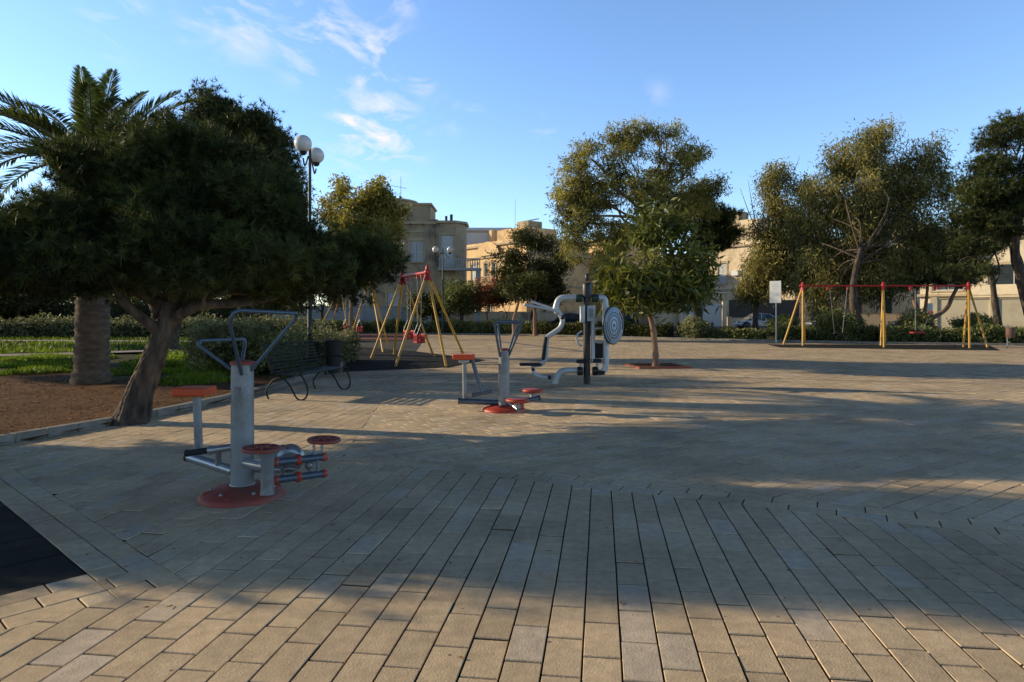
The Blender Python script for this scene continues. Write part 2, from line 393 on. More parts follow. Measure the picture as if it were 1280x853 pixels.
for (px,py,rad,wt) in ((300,10,.10,.8),(405,45,.10,1.2),(475,62,.07,1.2),(455,95,.05,.7),(525,102,.03,.8),(470,165,.10,1.05),(440,158,.05,1.1),(150,28,.06,.6),(240,35,.04,.5),(560,145,.04,.4),(820,118,.03,.22),(680,160,.03,.2),(500,0,.04,.7),(590,140,.03,.3)):
    dv = Vector(((px-CX)/F,1,(HY-py)/F)).normalized()
    ds = N.new('ShaderNodeVectorMath'); ds.operation = 'DISTANCE'; ds.inputs[1].default_value = dv
    nr = N.new('ShaderNodeVectorMath'); nr.operation = 'NORMALIZE'; L.new(tc.outputs['Generated'], nr.inputs[0]); L.new(nr.outputs[0], ds.inputs[0])
    mr = N.new('ShaderNodeMapRange'); mr.interpolation_type = 'SMOOTHSTEP'
    mr.inputs[1].default_value = 0; mr.inputs[2].default_value = rad; mr.inputs[3].default_value = wt; mr.inputs[4].default_value = 0
    L.new(ds.outputs['Value'], mr.inputs[0])
    if mask is None: mask = mr.outputs[0]
    else:
        ma = N.new('ShaderNodeMath'); ma.operation = 'MAXIMUM'; L.new(mask, ma.inputs[0]); L.new(mr.outputs[0], ma.inputs[1]); mask = ma.outputs[0]
th = N.new('ShaderNodeMapRange'); th.inputs[1].default_value = .47; th.inputs[2].default_value = .66
L.new(nz.outputs['Fac'], th.inputs[0])
mm = N.new('ShaderNodeMath'); mm.operation = 'MULTIPLY'; mm.use_clamp = True; L.new(th.outputs[0], mm.inputs[0]); L.new(mask, mm.inputs[1])
# tint of the clear sky and the cloud colour
tn = N.new('ShaderNodeMix'); tn.data_type = 'RGBA'; tn.blend_type = 'MULTIPLY'; tn.inputs[0].default_value = 1; tn.inputs[7].default_value = (1.33,1.55,1.90,1)
L.new(sky.outputs[0], tn.inputs[6])
el_ = N.new('ShaderNodeMapRange'); el_.interpolation_type = 'SMOOTHSTEP'  # dims the sky overhead, above the view, to weaken fill light
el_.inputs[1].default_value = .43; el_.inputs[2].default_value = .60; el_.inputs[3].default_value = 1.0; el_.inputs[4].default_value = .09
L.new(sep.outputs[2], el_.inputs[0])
bk_ = N.new('ShaderNodeMapRange'); bk_.interpolation_type = 'SMOOTHSTEP'  # sky behind the camera dimmed too, for less fill light
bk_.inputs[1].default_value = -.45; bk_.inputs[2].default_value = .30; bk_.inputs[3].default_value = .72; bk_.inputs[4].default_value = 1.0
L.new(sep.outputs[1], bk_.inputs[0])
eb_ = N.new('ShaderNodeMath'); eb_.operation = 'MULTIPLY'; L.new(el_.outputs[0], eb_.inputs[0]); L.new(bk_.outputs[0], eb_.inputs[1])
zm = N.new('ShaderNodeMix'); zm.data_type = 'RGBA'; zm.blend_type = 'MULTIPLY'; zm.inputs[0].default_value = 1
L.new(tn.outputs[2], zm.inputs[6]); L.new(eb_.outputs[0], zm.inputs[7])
cl = N.new('ShaderNodeMix'); cl.data_type = 'RGBA'; cl.inputs[7].default_value = (6.6,6.5,6.4,1)
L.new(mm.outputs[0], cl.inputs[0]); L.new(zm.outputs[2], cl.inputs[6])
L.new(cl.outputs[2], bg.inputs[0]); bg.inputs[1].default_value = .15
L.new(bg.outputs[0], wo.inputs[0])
sl = bpy.data.lights.new('sun','SUN'); sl.energy = 5.0; sl.angle = math.radians(.53); sl.color = (1.0,.83,.55)
so = link(bpy.data.objects.new('sun', sl)); so.rotation_euler = sd.to_track_quat('Z','Y').to_euler(); so.location = (-30,10,20)
cam = bpy.data.cameras.new('camera'); co = link(bpy.data.objects.new('camera', cam)); scene.camera = co
co.location = (0,0,EYE); co.rotation_euler = (PI/2,0,0)
cam.sensor_width = 36; cam.lens = F*36/1280; cam.shift_y = -(426.5-HY)/1280; cam.clip_end = 3000; cam.clip_start = .05
scene.view_settings.view_transform = 'Standard'; scene.view_settings.look = 'None'; scene.view_settings.exposure = 0

# ------------------------------------------------------------------ setting: ground sheets
def sheet(name, pts, z, mat, sub=0):
    mb = MB(); mb.add([(p[0],p[1],z) for p in pts], [tuple(range(len(pts)))])
    return tag(mb.build(name, mat), kind='structure')
KERB = [(-8.6,1.0),(-7.0,4.6),(-6.25,6.6),(-5.82,7.9),(-5.30,9.4),(-4.95,11.2),(-4.75,13.0),(-4.75,16.0),(-4.95,19.6),(-6.2,25.0),(-8.3,31.0),(-11.5,38.0),(-13.5,47.0)]
BACK = [(-13.5,47.0),(-3,46.5),(1.5,44.0),(9,38.3),(13.8,35.0),(18,32.6),(24,30.6),(34,28.0),(50,25.0)]
def kerb_seg(y):
    for a,b in zip(KERB[:-1],KERB[1:]):
        if y <= b[1]: return a,b
    return KERB[-2],KERB[-1]
def back_y(x):
    for a,b in zip(BACK[:-1],BACK[1:]):
        if x <= b[0]: return a[1]+(b[1]-a[1])*(x-a[0])/(b[0]-a[0])
    return 25.0
sheet('ground', [(-900,-60),(900,-60),(900,1500),(-900,1500)], -.06, m_ground)
sheet('paving_bed', KERB+BACK[1:]+[(50,-8),(-8.6,-8)], -.02, m_joint)

class Pavers:
    def __init__(s): s.v=[]; s.f=[]; s.t=[]
    def clip(s, poly, hp):
        for (p,n) in hp:
            out = []; m = len(poly)
            for i in range(m):
                a, b = poly[i], poly[(i+1)%m]
                da = (a[0]-p[0])*n[0]+(a[1]-p[1])*n[1]; db = (b[0]-p[0])*n[0]+(b[1]-p[1])*n[1]
                if da >= 0: out.append(a)
                if (da >= 0) != (db >= 0):
                    t = da/(da-db); out.append((a[0]+(b[0]-a[0])*t, a[1]+(b[1]-a[1])*t))
            poly = out
            if len(poly) < 3: return None
        return poly
    def put(s, poly, near):
        n = len(poly); cx = sum(p[0] for p in poly)/n; cy = sum(p[1] for p in poly)/n
        ar = abs(sum(poly[i][0]*poly[(i+1)%n][1]-poly[(i+1)%n][0]*poly[i][1] for i in range(n)))/2
        if ar < .0012: return
        sl = .006 if near else .002
        tx, ty, dz = random.gauss(0,sl), random.gauss(0,sl), random.gauss(0,.0012)
        t = random.betavariate(2.2,2.2)
        if random.random() < .06: t = random.uniform(.84,1)
        if random.random() < .05: t = random.uniform(0,.12)
        zf = lambda x,y: dz+(x-cx)*tx+(y-cy)*ty
        b = len(s.v); t = .18+.82*t
        if near:
            for p in poly:
                dx, dy = cx-p[0], cy-p[1]; L = math.hypot(dx,dy) or 1; k = .0065/L
                s.v.append((p[0]+dx*k, p[1]+dy*k, zf(p[0],p[1])))
            for p in poly: s.v.append((p[0],p[1],zf(p[0],p[1])-.007))
            for p in poly: s.v.append((p[0],p[1],-.019))
            s.f.append(list(range(b,b+n)))
            for r in (0,1):
                for i in range(n):
                    j=(i+1)%n; s.f.append([b+r*n+j, b+r*n+i, b+(r+1)*n+i, b+(r+1)*n+j])
            s.t += [t]*n+[0.0]*(2*n)
        else:
            for p in poly: s.v.append((p[0],p[1],zf(p[0],p[1])))
            s.f.append(list(range(b,b+n))); s.t += [t]*n
    def lay(s, hp, org, ang, bbox, wd=.168, ln=.333, gap=.0066, y1=99, stag=None, cull=True, exclude=None):
        ca, sa = math.cos(ang), math.sin(ang)      # ang: direction of the long side from +X
        cs = [( (x-org[0])*ca+(y-org[1])*sa, -(x-org[0])*sa+(y-org[1])*ca) for x in (bbox[0],bbox[1]) for y in (bbox[2],bbox[3])]
        u0,u1 = min(c[0] for c in cs), max(c[0] for c in cs); v0,v1 = min(c[1] for c in cs), max(c[1] for c in cs)
        for r in range(math.floor(v0/wd), math.ceil(v1/wd)):
            rr = random.Random(r*7919+int(ang*1000)); off = (r%2)*ln*.5+rr.uniform(-.06,.06)
            for c in range(math.floor((u0-off)/ln)-1, math.ceil((u1-off)/ln)+1):
                ua, ub = off+c*ln, off+(c+1)*ln; va, vb = r*wd, (r+1)*wd
                mu, mv = (ua+ub)/2, (va+vb)/2
                x, y = org[0]+mu*ca-mv*sa, org[1]+mu*sa+mv*ca
                if not (bbox[0]-.3 < x < bbox[1]+.3 and bbox[2]-.3 < y < bbox[3]+.3): continue
                if cull and abs(x) > .78*y+3.0: continue
                if y > back_y(x)-.1: continue
                near = y < 13
                g = gap*.5*(1 if near else 1.3)
                q = [(ua+g,va+g),(ub-g,va+g),(ub-g,vb-g),(ua+g,vb-g)]
                poly = [(org[0]+u*ca-v*sa, org[1]+u*sa+v*ca) for u,v in q]
                a,b = kerb_seg(y); dxk,dyk = b[0]-a[0], b[1]-a[1]
                poly = s.clip(poly, hp+[((a[0]+.1,a[1]),(dyk,-dxk))])
                if poly and exclude:
                    if any(all((p[0]-h[0][0])*h[1][0]+(p[1]-h[0][1])*h[1][1] <= 1e-6 for p in poly) for h in exclude): s.put(poly, near)
                    else:
                        rem = poly
                        for h in exclude:
                            o = s.clip(rem, [(h[0],(-h[1][0],-h[1][1]))])
                            if o: s.put(o, near)
                            rem = s.clip(rem, [h])
                            if not rem: break
                elif poly: s.put(poly, near)
    def build(s, name, mat):
        me = bpy.data.meshes.new(name); me.from_pydata(s.v,[],s.f)
        a = me.attributes.new('tint','FLOAT','POINT'); a.data.foreach_set('value', np.array(s.t,np.float32))
        me.materials.append(mat); me.update()
        return tag(link(bpy.data.objects.new(name,me)), kind='structure')
pv = Pavers()
g0, gd = (0.0,6.16), Vector((.905,-.425)).normalized(); gn = (-gd.y, gd.x)          # gutter line, normal pointing away
gn = gn if gn[1] > 0 else (-gn[0],-gn[1])
rp, rn = (-1.75,6.9), (.995,.1)                                                   # ridge left of which the near bond runs on
MC = (-2.44,3.91); mu_, mv_ = (.707,.707), (.735,-.678)                            # corner of the near rubber mat, outward normals
mu_ = (-mv_[1], mv_[0]); mu_ = (.678,.735)
def hpu(k, s): return ((MC[0]+mu_[0]*k, MC[1]+mu_[1]*k), (mu_[0]*s, mu_[1]*s))
def hpv(k, s): return ((MC[0]+mv_[0]*k, MC[1]+mv_[1]*k), (mv_[0]*s, mv_[1]*s))
GW = .17*2
front = (g0, (-gn[0],-gn[1])); behind = ((g0[0]+gn[0]*GW, g0[1]+gn[1]*GW), gn)
rightr = (rp, rn); leftr = (rp, (-rn[0],-rn[1]))
angA = math.atan2(1,.13); orgA = (.279+.002,2.76)
BU, BV, MU, MV = .336, .504, 2.2, 3.0
for base in ([front],[(g0,gn),leftr]):
    bb = (-9,6.5,1.2,9.5) if base[0] is front else (-9,-1,4,20)
    pv.lay(base, orgA, angA, bb, exclude=[hpu(BU,-1),hpv(BV,-1),hpv(-MV-BU,1)])
angU = math.atan2(-mv_[1],-mv_[0])      # along edge 1 (facing u)
pv.lay([hpu(BU,-1),hpu(0,1),hpv(BV-.35,-1),hpv(-MV-BU,1)], MC, math.atan2(mv_[1],mv_[0]), (-8,0,1.2,9))
pv.lay([hpu(0,-1),hpv(BV,-1),hpv(0,1)], MC, math.atan2(mu_[1],mu_[0]), (-8,0,1.2,6))
pv.lay([hpu(0,1),hpu(BU,-1),hpv(BV,-1),hpv(BV-.35,1)], MC, math.atan2(mu_[1],mu_[0]), (-8,0,1.2,6))
pv.lay([hpu(0,-1),hpv(-MV,-1),hpv(-MV-BU,1)], MC, math.atan2(mu_[1],mu_[0]), (-9,0,1.2,9))
pv.lay([(g0,gn),((behind[0]),(-gn[0],-gn[1])),rightr], g0, math.atan2(gd.y,gd.x), (-3,9,1.5,8.5))
pv.lay([behind,rightr], (0,10), math.atan2(.58,.82), (-9,40,2,47))
pv.build('plaza_paving', m_paver)

# near rubber mat of square tiles
mb = MB()
def mpt(u,v,z): return (MC[0]+mu_[0]*u+mv_[0]*v, MC[1]+mu_[1]*u+mv_[1]*v, z)
for i in range(5):
    for j in range(6):
        a,b,c,d_ = -.44*i-.004,-.44*(i+1)+.004,-.5*j-.004,-.5*(j+1)+.004
        z = -.004+random.uniform(-.003,.003)
        top = [mpt(a,c,z),mpt(b,c,z),mpt(b,d_,z),mpt(a,d_,z)]
        mb.prism([(p[0],p[1],-.019) for p in top],(0,0,-.019),(0,0,z))
tag(mb.build('rubber_surfacing', m_rub, bevel=.004), kind='structure')
# swing mats
def mat_poly(name, pts, z, m):
    mb = MB(); mb.prism([(p[0],p[1],-.01) for p in pts],(0,0,-.01),(0,0,z)); return tag(mb.build(name,m,bevel=.01), kind='structure')
mat_poly('rubber_surfacing', [G(428,465)[:2],G(560,459.5)[:2],G(606,450.5)[:2],G(520,440)[:2],G(445,434)[:2]], .02, m_rub)
mat_poly('rubber_surfacing', [G(960,431.2)[:2],G(975,434.6)[:2],G(1250,438.5)[:2],G(1236,432.3)[:2],(14,31.8)], .02, m_rub)
mat_poly('rubber_surfacing', [(-10.8,38),(-6.0,37),(-6.5,46),(-12.5,46)], .025, m_redrub)

# kerb: real step, stones with joints
mb = MB()
def along(poly, step):
    out=[]; 
    for a,b in zip(poly[:-1],poly[1:]):
        L=math.hypot(b[0]-a[0],b[1]-a[1]); n=max(1,round(L/step))
        for i in range(n): out.append((a[0]+(b[0]-a[0])*i/n, a[1]+(b[1]-a[1])*i/n))
    out.append(poly[-1]); return out
ks = along(spline([(p[0],p[1],0) for p in KERB],4) and [tuple(p[:2]) for p in spline([(p[0],p[1],0) for p in KERB],4)], .9)
for a,b in zip(ks[:-1],ks[1:]):
    d = Vector((b[0]-a[0],b[1]-a[1],0)); n = Vector((-d.y,d.x,0)).normalized()*.07; e = d.normalized()*.006
    c = (Vector((a[0],a[1],0))+Vector((b[0],b[1],0)))/2-n*.2
    mb.bar(Vector((a[0],a[1],.035))+e-n*.2, Vector((b[0],b[1],.035))-e-n*.2, .13, .13+random.uniform(-.006,.006))
tag(mb.build('kerb', m_kerb, bevel=.012), kind='structure')
# kerb along the back edge of the plaza
mb = MB()
for a,b in zip(BACK[:-1],BACK[1:]): mb.bar((a[0],a[1]+.05,.03),(b[0],b[1]+.05,.03),.16,.14)
tag(mb.build('kerb', m_kerb, bevel=.01), kind='structure')

# planting beds: soil and lawn as uneven sheets
def relief(name, inside, bbox, step, z, amp, mat):
    xs = np.arange(bbox[0],bbox[1],step); ys = np.arange(bbox[2],bbox[3],step)
    idx = {}; vs=[]; fs=[]
    def vid(i,j):
        if (i,j) not in idx:
            x,y = xs[i],ys[j]; idx[(i,j)] = len(vs)
            vs.append((x,y,z+amp*(math.sin(x*2.1+y*1.3)+math.sin(x*.9-y*2.7)+1.4*math.sin(y*.7+x*.3))*.4+random.uniform(-1,1)*amp*.35))
        return idx[(i,j)]
    for i in range(len(xs)-1):
        for j in range(len(ys)-1):
            if inside((xs[i]+xs[i+1])/2,(ys[j]+ys[j+1])/2): fs.append((vid(i,j),vid(i+1,j),vid(i+1,j+1),vid(i,j+1)))
    mb = MB(); mb.add(vs,fs,True); return tag(mb.build(name,mat), kind='structure')
def left_of_kerb(x,y,m=0.0):
    a,b = kerb_seg(y); t=(y-a[1])/(b[1]-a[1]); return x < a[0]+(b[0]-a[0])*t-m
def grass_edge(x): return 14.2+.5*math.sin(x*1.1)+.4*math.sin(x*2.3+1)+(.9 if x<-9.5 else 0)+(0.35*max(0,-9.5-x))
relief('soil', lambda x,y: left_of_kerb(x,y,-.12) and y < grass_edge(x)+1, (-24,-3.5,2,22), .16, .05, .022, m_soil)
relief('lawn', lambda x,y: left_of_kerb(x,y,.05) and y > grass_edge(x), (-60,-4,13,75), .5, .045, .03, m_turf)
relief('lawn', lambda x,y: y > back_y(x)+.2, (-14,60,25,54), .8, .035, .03, m_turf)

def strip(name, pts, wid, z, mat, edge=None):
    mb = MB(); pts = spline([(p[0],p[1],0) for p in pts],6); vs=[]; fs=[]
    for i,p in enumerate(pts):
        t=(pts[min(i+1,len(pts)-1)]-pts[max(i-1,0)]).normalized(); n=Vector((-t.y,t.x,0))*wid/2
        vs += [(p.x+n.x,p.y+n.y,z),(p.x-n.x,p.y-n.y,z)]
        if i: k=2*i; fs.append((k-2,k-1,k+1,k))
    mb.add(vs,fs); return tag(mb.build(name,mat), kind='structure')
strip('path', [(-32,22.0),(-18,22.0),(-13.5,24.5),(-10.5,27.0),(-8.6,31.0)], 1.2, .115, m_path)
strip('path', [(-45,33.5),(-27,34),(-20,33.5),(-14,33),(-8.9,32.5)], 1.6, .11, m_path)
sheet('road', [(-140,56),(140,56),(140,67),(-140,67)], -.03, m_asph)
mat_poly('pavement', [(-140,67),(140,67),(140,69.5),(-140,69.5)], .10, m_path)

# grass: beyond counting
def scatter(n, inside, bbox):
    out = []
    while len(out) < n:
        x = RNG.uniform(bbox[0],bbox[1],n); y = RNG.uniform(bbox[2],bbox[3],n)
        out += [(a,b) for a,b in zip(x,y) if inside(a,b)]
    return np.array(out[:n])
def onpath(x,y):
    return (21.3<y<22.7 and x<-17) or (x>-18 and abs(y-(22+ (x+18)*.62))<1.0 and y<31) or (32.4<y<34.7)
patch = lambda x,y: math.sin(x*1.7+y*.9)+math.sin(x*.6-y*1.9)+math.sin(3.1*x+1.1*y) > -.35
pts = np.concatenate([scatter(52000, lambda x,y: left_of_kerb(x,y,.2) and y>grass_edge(x) and not onpath(x,y) and patch(x,y), (-19,-4.5,13.4,24)),
                      scatter(26000, lambda x,y: left_of_kerb(x,y,.2) and not onpath(x,y), (-40,-6,24,46))])
pos = np.column_stack([pts, np.full(len(pts),.045)])
tl = .5+.25*np.sin(pos[:,0]*1.3+pos[:,1]*.7)+.2*np.sin(pos[:,0]*3.1-pos[:,1]*2.2)+RNG.normal(size=len(pos))*.18
v,f,tt = leaves(pos, .12, .03, np.array([0,0,1.6]), 0, tl, .7)
v = v.reshape(-1,4,3); far = pos[:,1] > 24; v[far] = pos[far][:,None,:]+(v[far]-pos[far][:,None,:])*1.5; v = v.reshape(-1,3)
tag(npmesh('grass', v, f, tt, l_grass), 'short green winter grass with bare patches growing on the lawn behind the pines', 'grass', kind='stuff')
# litter of dry leaves and bark chips on the soil, thin on the paving
pts = np.concatenate([scatter(9000, lambda x,y: left_of_kerb(x,y,.1) and y<grass_edge(x)+.6, (-17,-4.4,5,17)),
                      ])
pos = np.column_stack([pts, np.full(len(pts),.06)+RNG.uniform(-.005,.02,len(pts))])
v,f,tt = leaves(pos, .075, .03, None, 0, None, 1.0); v = v.reshape(-1,4,3); v[:,:,2] = .06+(v[:,:,2]-.06)*.3; v = v.reshape(-1,3)
tag(npmesh('leaf_litter', v, f, tt, l_litter), 'dry brown leaves and bark chips strewn over the soil bed under the pine', 'leaf litter', kind='stuff')
pts = np.concatenate([scatter(170, lambda x,y: not left_of_kerb(x,y,-.1), (-5.5,4,2.4,12)), scatter(190, lambda x,y: not left_of_kerb(x,y,-.1) and left_of_kerb(x-1.2,y), (-6.5,-2,5,18))])
pos = np.column_stack([pts, np.full(len(pts),.006)])
v,f,tt = leaves(pos, .045, .02, None, 0, None, 1.0); v = v.reshape(-1,4,3); v[:,:,2] = .004+np.abs(v[:,:,2]-.006)*.3; v = v.reshape(-1,3)
tag(npmesh('leaf_litter', v, f, tt, l_litter), 'a few small dry leaves scattered on the paving of the plaza', 'leaf litter', kind='stuff')

# ------------------------------------------------------------------ exercise machines
def machine_one():
    D = 5.54; b = G(303,621)
    t = thing('exercise_machine', 'nearest outdoor exercise machine with thick silver post, looped handles and round faded red base', 'exercise machine', b, 0, 'outdoor exercise machines on the plaza')
    q = lambda px,py,dy=0.0: P(px,py,D+dy)
    MB().lathe([(.335,0),(.335,.022),(.31,.05),(.20,.085),(.12,.10)], b, 40).build('base', m_redfade, t, bevel=.004)
    rb = MB()
    for k in range(6):
        a = k*PI/3+.5; rb.bar(b+Vector((math.cos(a)*.11,math.sin(a)*.11,.09)), b+Vector((math.cos(a)*.30,math.sin(a)*.30,.055)), .03,.02)
    rb.build('base_rib', m_redfade, t, bevel=.004)
    MB().lathe([(.092,.09),(.091,.3),(.088,1.075)], b, 32).build('post', m_galv, t)
    MB().lathe([(.096,1.077),(.097,1.10),(.06,1.112),(.01,1.115)], b, 32).build('post_cap', m_redfade, t)
    h = fillet([q(302,468,-.1), q(287,405,-.42), q(293,388,-.46), q(372,392,-.05), q(369,399,-.03), q(314,463,-.02)], .07, 6)
    MB().tube(h, .0148, 12).build('handle', m_blue, t)
    h = fillet([q(288,461,.03), q(248,432,-.02), q(249,426,.0), q(306,424,.4), q(306,432,.38), q(302,455,.09)], .06, 6)
    MB().tube(h, .0148, 12).build('handle', m_blue, t)
    for k in range(6):
        a = k*PI/3+.2; MB().lathe([(.016,0),(.016,.012),(.009,.018)], b+Vector((math.cos(a)*.24,math.sin(a)*.24,.066)), 8).build('bolt', m_chain, t)
    MB().tube([b+Vector((math.cos(a)*.094,math.sin(a)*.094,.105)) for a in np.linspace(0,2*PI,25)[:-1]], .007, 6, closed=True).build('weld_ring', m_galv2, t)
    lb = MB(); lb.add([b+Vector((math.cos(a)*.0915,math.sin(a)*.0915,z)) for z in (.80,.90) for a in np.linspace(-1.95,-1.3,7)], [(i,i+1,i+8,i+7) for i in range(6)], True); lb.build('worn_sticker', M('worn_sticker',(.22,.22,.21),(.12,.12,.12),14,.6), t)
    # left station: seat on a thin column, floor arm, black roller
    s = MB(); c = q(243,489,.28); s.box(c,(.28,.26,.07)); so_ = s.build('seat', m_orange, t, bevel=.015)
    MB().tube([c-Vector((-.02,0,.03)), q(249,575,.28)], .034, 16).build('seat_column', m_galv, t)
    MB().tube([q(236,571,.28), q(292,589,.05)], .044, 16).build('floor_arm', m_galv2, t)
    MB().tube([q(234.5,570.5,.285), q(237,571.4,.278)], .047, 16).build('end_cap', m_black, t)
    MB().tube([q(232,567,-.05), q(236,566.7,-.05), q(237,566.5,-.05), q(261,563,-.02)], [.028,.028,.024,.026], 14).build('foot_roller', m_blackrub, t)
    MB().tube([q(261,563,-.02), q(264,562.6,-.02), q(264.5,562.5,-.02), q(290,559,.0)], [.036,.036,.029,.029], 14).build('roller_axle', m_galv2, t)
    MB().tube([q(273,563,-.01), q(273,581,.1)], .025, 12).build('strut', m_galv2, t)
    # right station: twist disc on a square column
    d1 = q(327,561,-.35); R = Matrix.Rotation(.03,3,'Y')
    def ring_disc(c, r):
        o = MB().lathe([(r*.94,-.016),(r,-.008),(r,.005),(r*.93,.014),(r*.72,.009),(r*.66,.002),(r*.28,.002),(r*.22,.012),(.004,.013)], c, 36, R)
        for k in range(5):
            a = k*2*PI/5; o.bar(c+Vector((math.cos(a)*r*.2,math.sin(a)*r*.2,.008)), c+Vector((math.cos(a)*r*.75,math.sin(a)*r*.75,.008)), .02,.012)
        return o
    ring_disc(d1,.145).build('twist_disc', m_redfade, t)
    bot = Vector((d1.x+.045,d1.y,.09))
    MB().lathe([(.055,0),(.048,.05),(.05,.27),(.075,.32)], Vector((d1.x+.045,d1.y,d1.z-.345)), 18).build('disc_column', m_galv, t)
    MB().tube([q(307,579,-.05), q(333,584,-.3)], .042, 16).build('floor_arm', m_galv2, t)
    # rear right station: two rails, spring wheel, disc on struts
    for (ya,yb) in ((578,571.5),(600,592)):
        MB().tube([q(346,ya,-.2), q(405,yb,.05)], .03, 14).build('rail', m_blue, t)
        for (px,tt_) in ((345,0),(372.5,.47),(405,1)):
            MB().sphere(q(px,ya+(yb-ya)*tt_,-.2+.25*tt_), .036 if px != 372.5 else .044, 14, 8).build('rail_cap', m_red, t)
    MB().lathe([(.05,-.03),(.115,-.03),(.115,-.022),(.09,-.02),(.09,.02),(.115,.022),(.115,.03),(.05,.03)], q(362,573,.1), 28, Matrix.Rotation(PI/2,3,'X')@Matrix.Rotation(.2,3,'Y')).build('spring_wheel', m_galv2, t)
    MB().box(q(356,559,.1),(.09,.07,.03)).build('wheel_cover', m_redfade, t, bevel=.008)
    MB().tube(fillet([q(358,601,.05),q(352,590,.02),q(358,585,0),q(372,587,.02)],.03,4), .012, 8).build('spring', m_galv2, t)
    d2 = q(405,550,.02); ring_disc(d2,.135).build('twist_disc', m_redfade, t)
    for dx_ in (-.085,-.02):
        c = d2+Vector((dx_,0,0)); MB().tube(fillet([c-Vector((0,0,.015)), c-Vector((-.005,0,.09)), q(386+dx_*100+4,570,0)],.03,4), .011, 8).build('disc_strut', m_galv2, t)
    for px in (386,397): MB().tube([q(px,574,.0), q(px+.5,593,.02)], .013, 8).build('rail_link', m_galv2, t)
    MB().lathe([(.012,-.02),(.03,-.02),(.03,.02),(.012,.02)], q(386.5,582,-.03), 16, Matrix.Rotation(PI/2,3,'X')).build('bearing', m_chain, t)
    MB().tube([q(303,586,.05), q(352,587,0)], .03, 12).build('cross_arm', m_galv2, t)
machine_one()
def machine_two():
    D = 10.45; b = G(630,513.5)
    t = thing('exercise_machine', 'smaller exercise machine in mid plaza with slim silver post and red seat on struts', 'exercise machine', b, 0, 'outdoor exercise machines on the plaza')
    q = lambda px,py,dy=0.0: P(px,py,D+dy)
    MB().lathe([(.33,0),(.33,.025),(.30,.05),(.20,.08),(.11,.095)], b, 36).build('base', m_red, t)
    MB().box(q(649,506,-.22),(.14,.10,.12)).build('base_block', m_red, t, bevel=.02)
    MB().lathe([(.086,.08),(.083,.92)], b+Vector((0,0,0)), 28).build('post', m_galv, t)
    MB().lathe([(.09,.922),(.09,.945),(.05,.955),(.01,.957)], b, 28).build('post_cap', m_redfade, t)
    MB().tube(fillet([q(625,446,-.09), q(618,406,-.3), q(617,404,-.28), q(653,404,-.25), q(652,407,-.2), q(635.5,446,-.05)], .06,5), .018, 10).build('handle', m_blue, t)
    MB().tube(fillet([q(627,442,.06), q(622,404,.15), q(622,402,.2), q(648,402,.35), q(636,440,.06)], .05,5), .018, 10).build('handle', m_blue, t)
    MB().box(q(579.5,446,.0),(.33,.28,.075)).build('seat', m_orange, t, bevel=.02)
    MB().box(q(580,451.5,.0),(.16,.14,.05)).build('seat_bracket', m_galv2, t, bevel=.01)
    MB().tube([q(580.5,452,0), q(581,503,0)], .033, 14).build('seat_column', m_galv, t)
    MB().tube([q(590.5,450,0), q(602,492,.0)], .031, 12).build('strut', m_blue, t)
    MB().tube([q(590,494,-.12), q(614,489.5,.12)], .03, 12).build('foot_bar', m_blue, t)
    MB().tube([q(589,494.2,-.13), q(590.5,493.9,-.115)], .033, 12).build('end_cap', m_black, t)
    MB().tube([q(574,501.5,-.02), q(627,503.5,0)], .046, 16).build('floor_arm', m_blue, t)
    MB().tube([q(573,501.4,-.02), q(574.5,501.5,-.02)], .05, 16).build('end_cap', m_black, t)
    for (px,py,dy,r) in ((647,500.5,-.3,.18),(666,488.5,.2,.165)):
        c = q(px,py,dy); MB().lathe([(r*.75,-.03),(r,-.015),(r,.012),(r*.92,.024),(r*.3,.02),(.004,.022)], c, 28).build('twist_disc', m_red, t)
        MB().lathe([(.05,-.11),(.04,-.05),(.045,-.03)], c, 14).build('disc_column', m_galv, t)
    MB().tube([q(632,500,0), q(648,512,-.3)], .04, 12).build('floor_arm', m_galv2, t)
    MB().tube([q(636,505,0), q(673,498,.2)], .042, 12).build('floor_arm', m_blue, t)
    MB().tube([q(672.5,498.1,.2), q(674.5,497.7,.21)], .046, 12).build('end_cap', m_black, t)
machine_two()
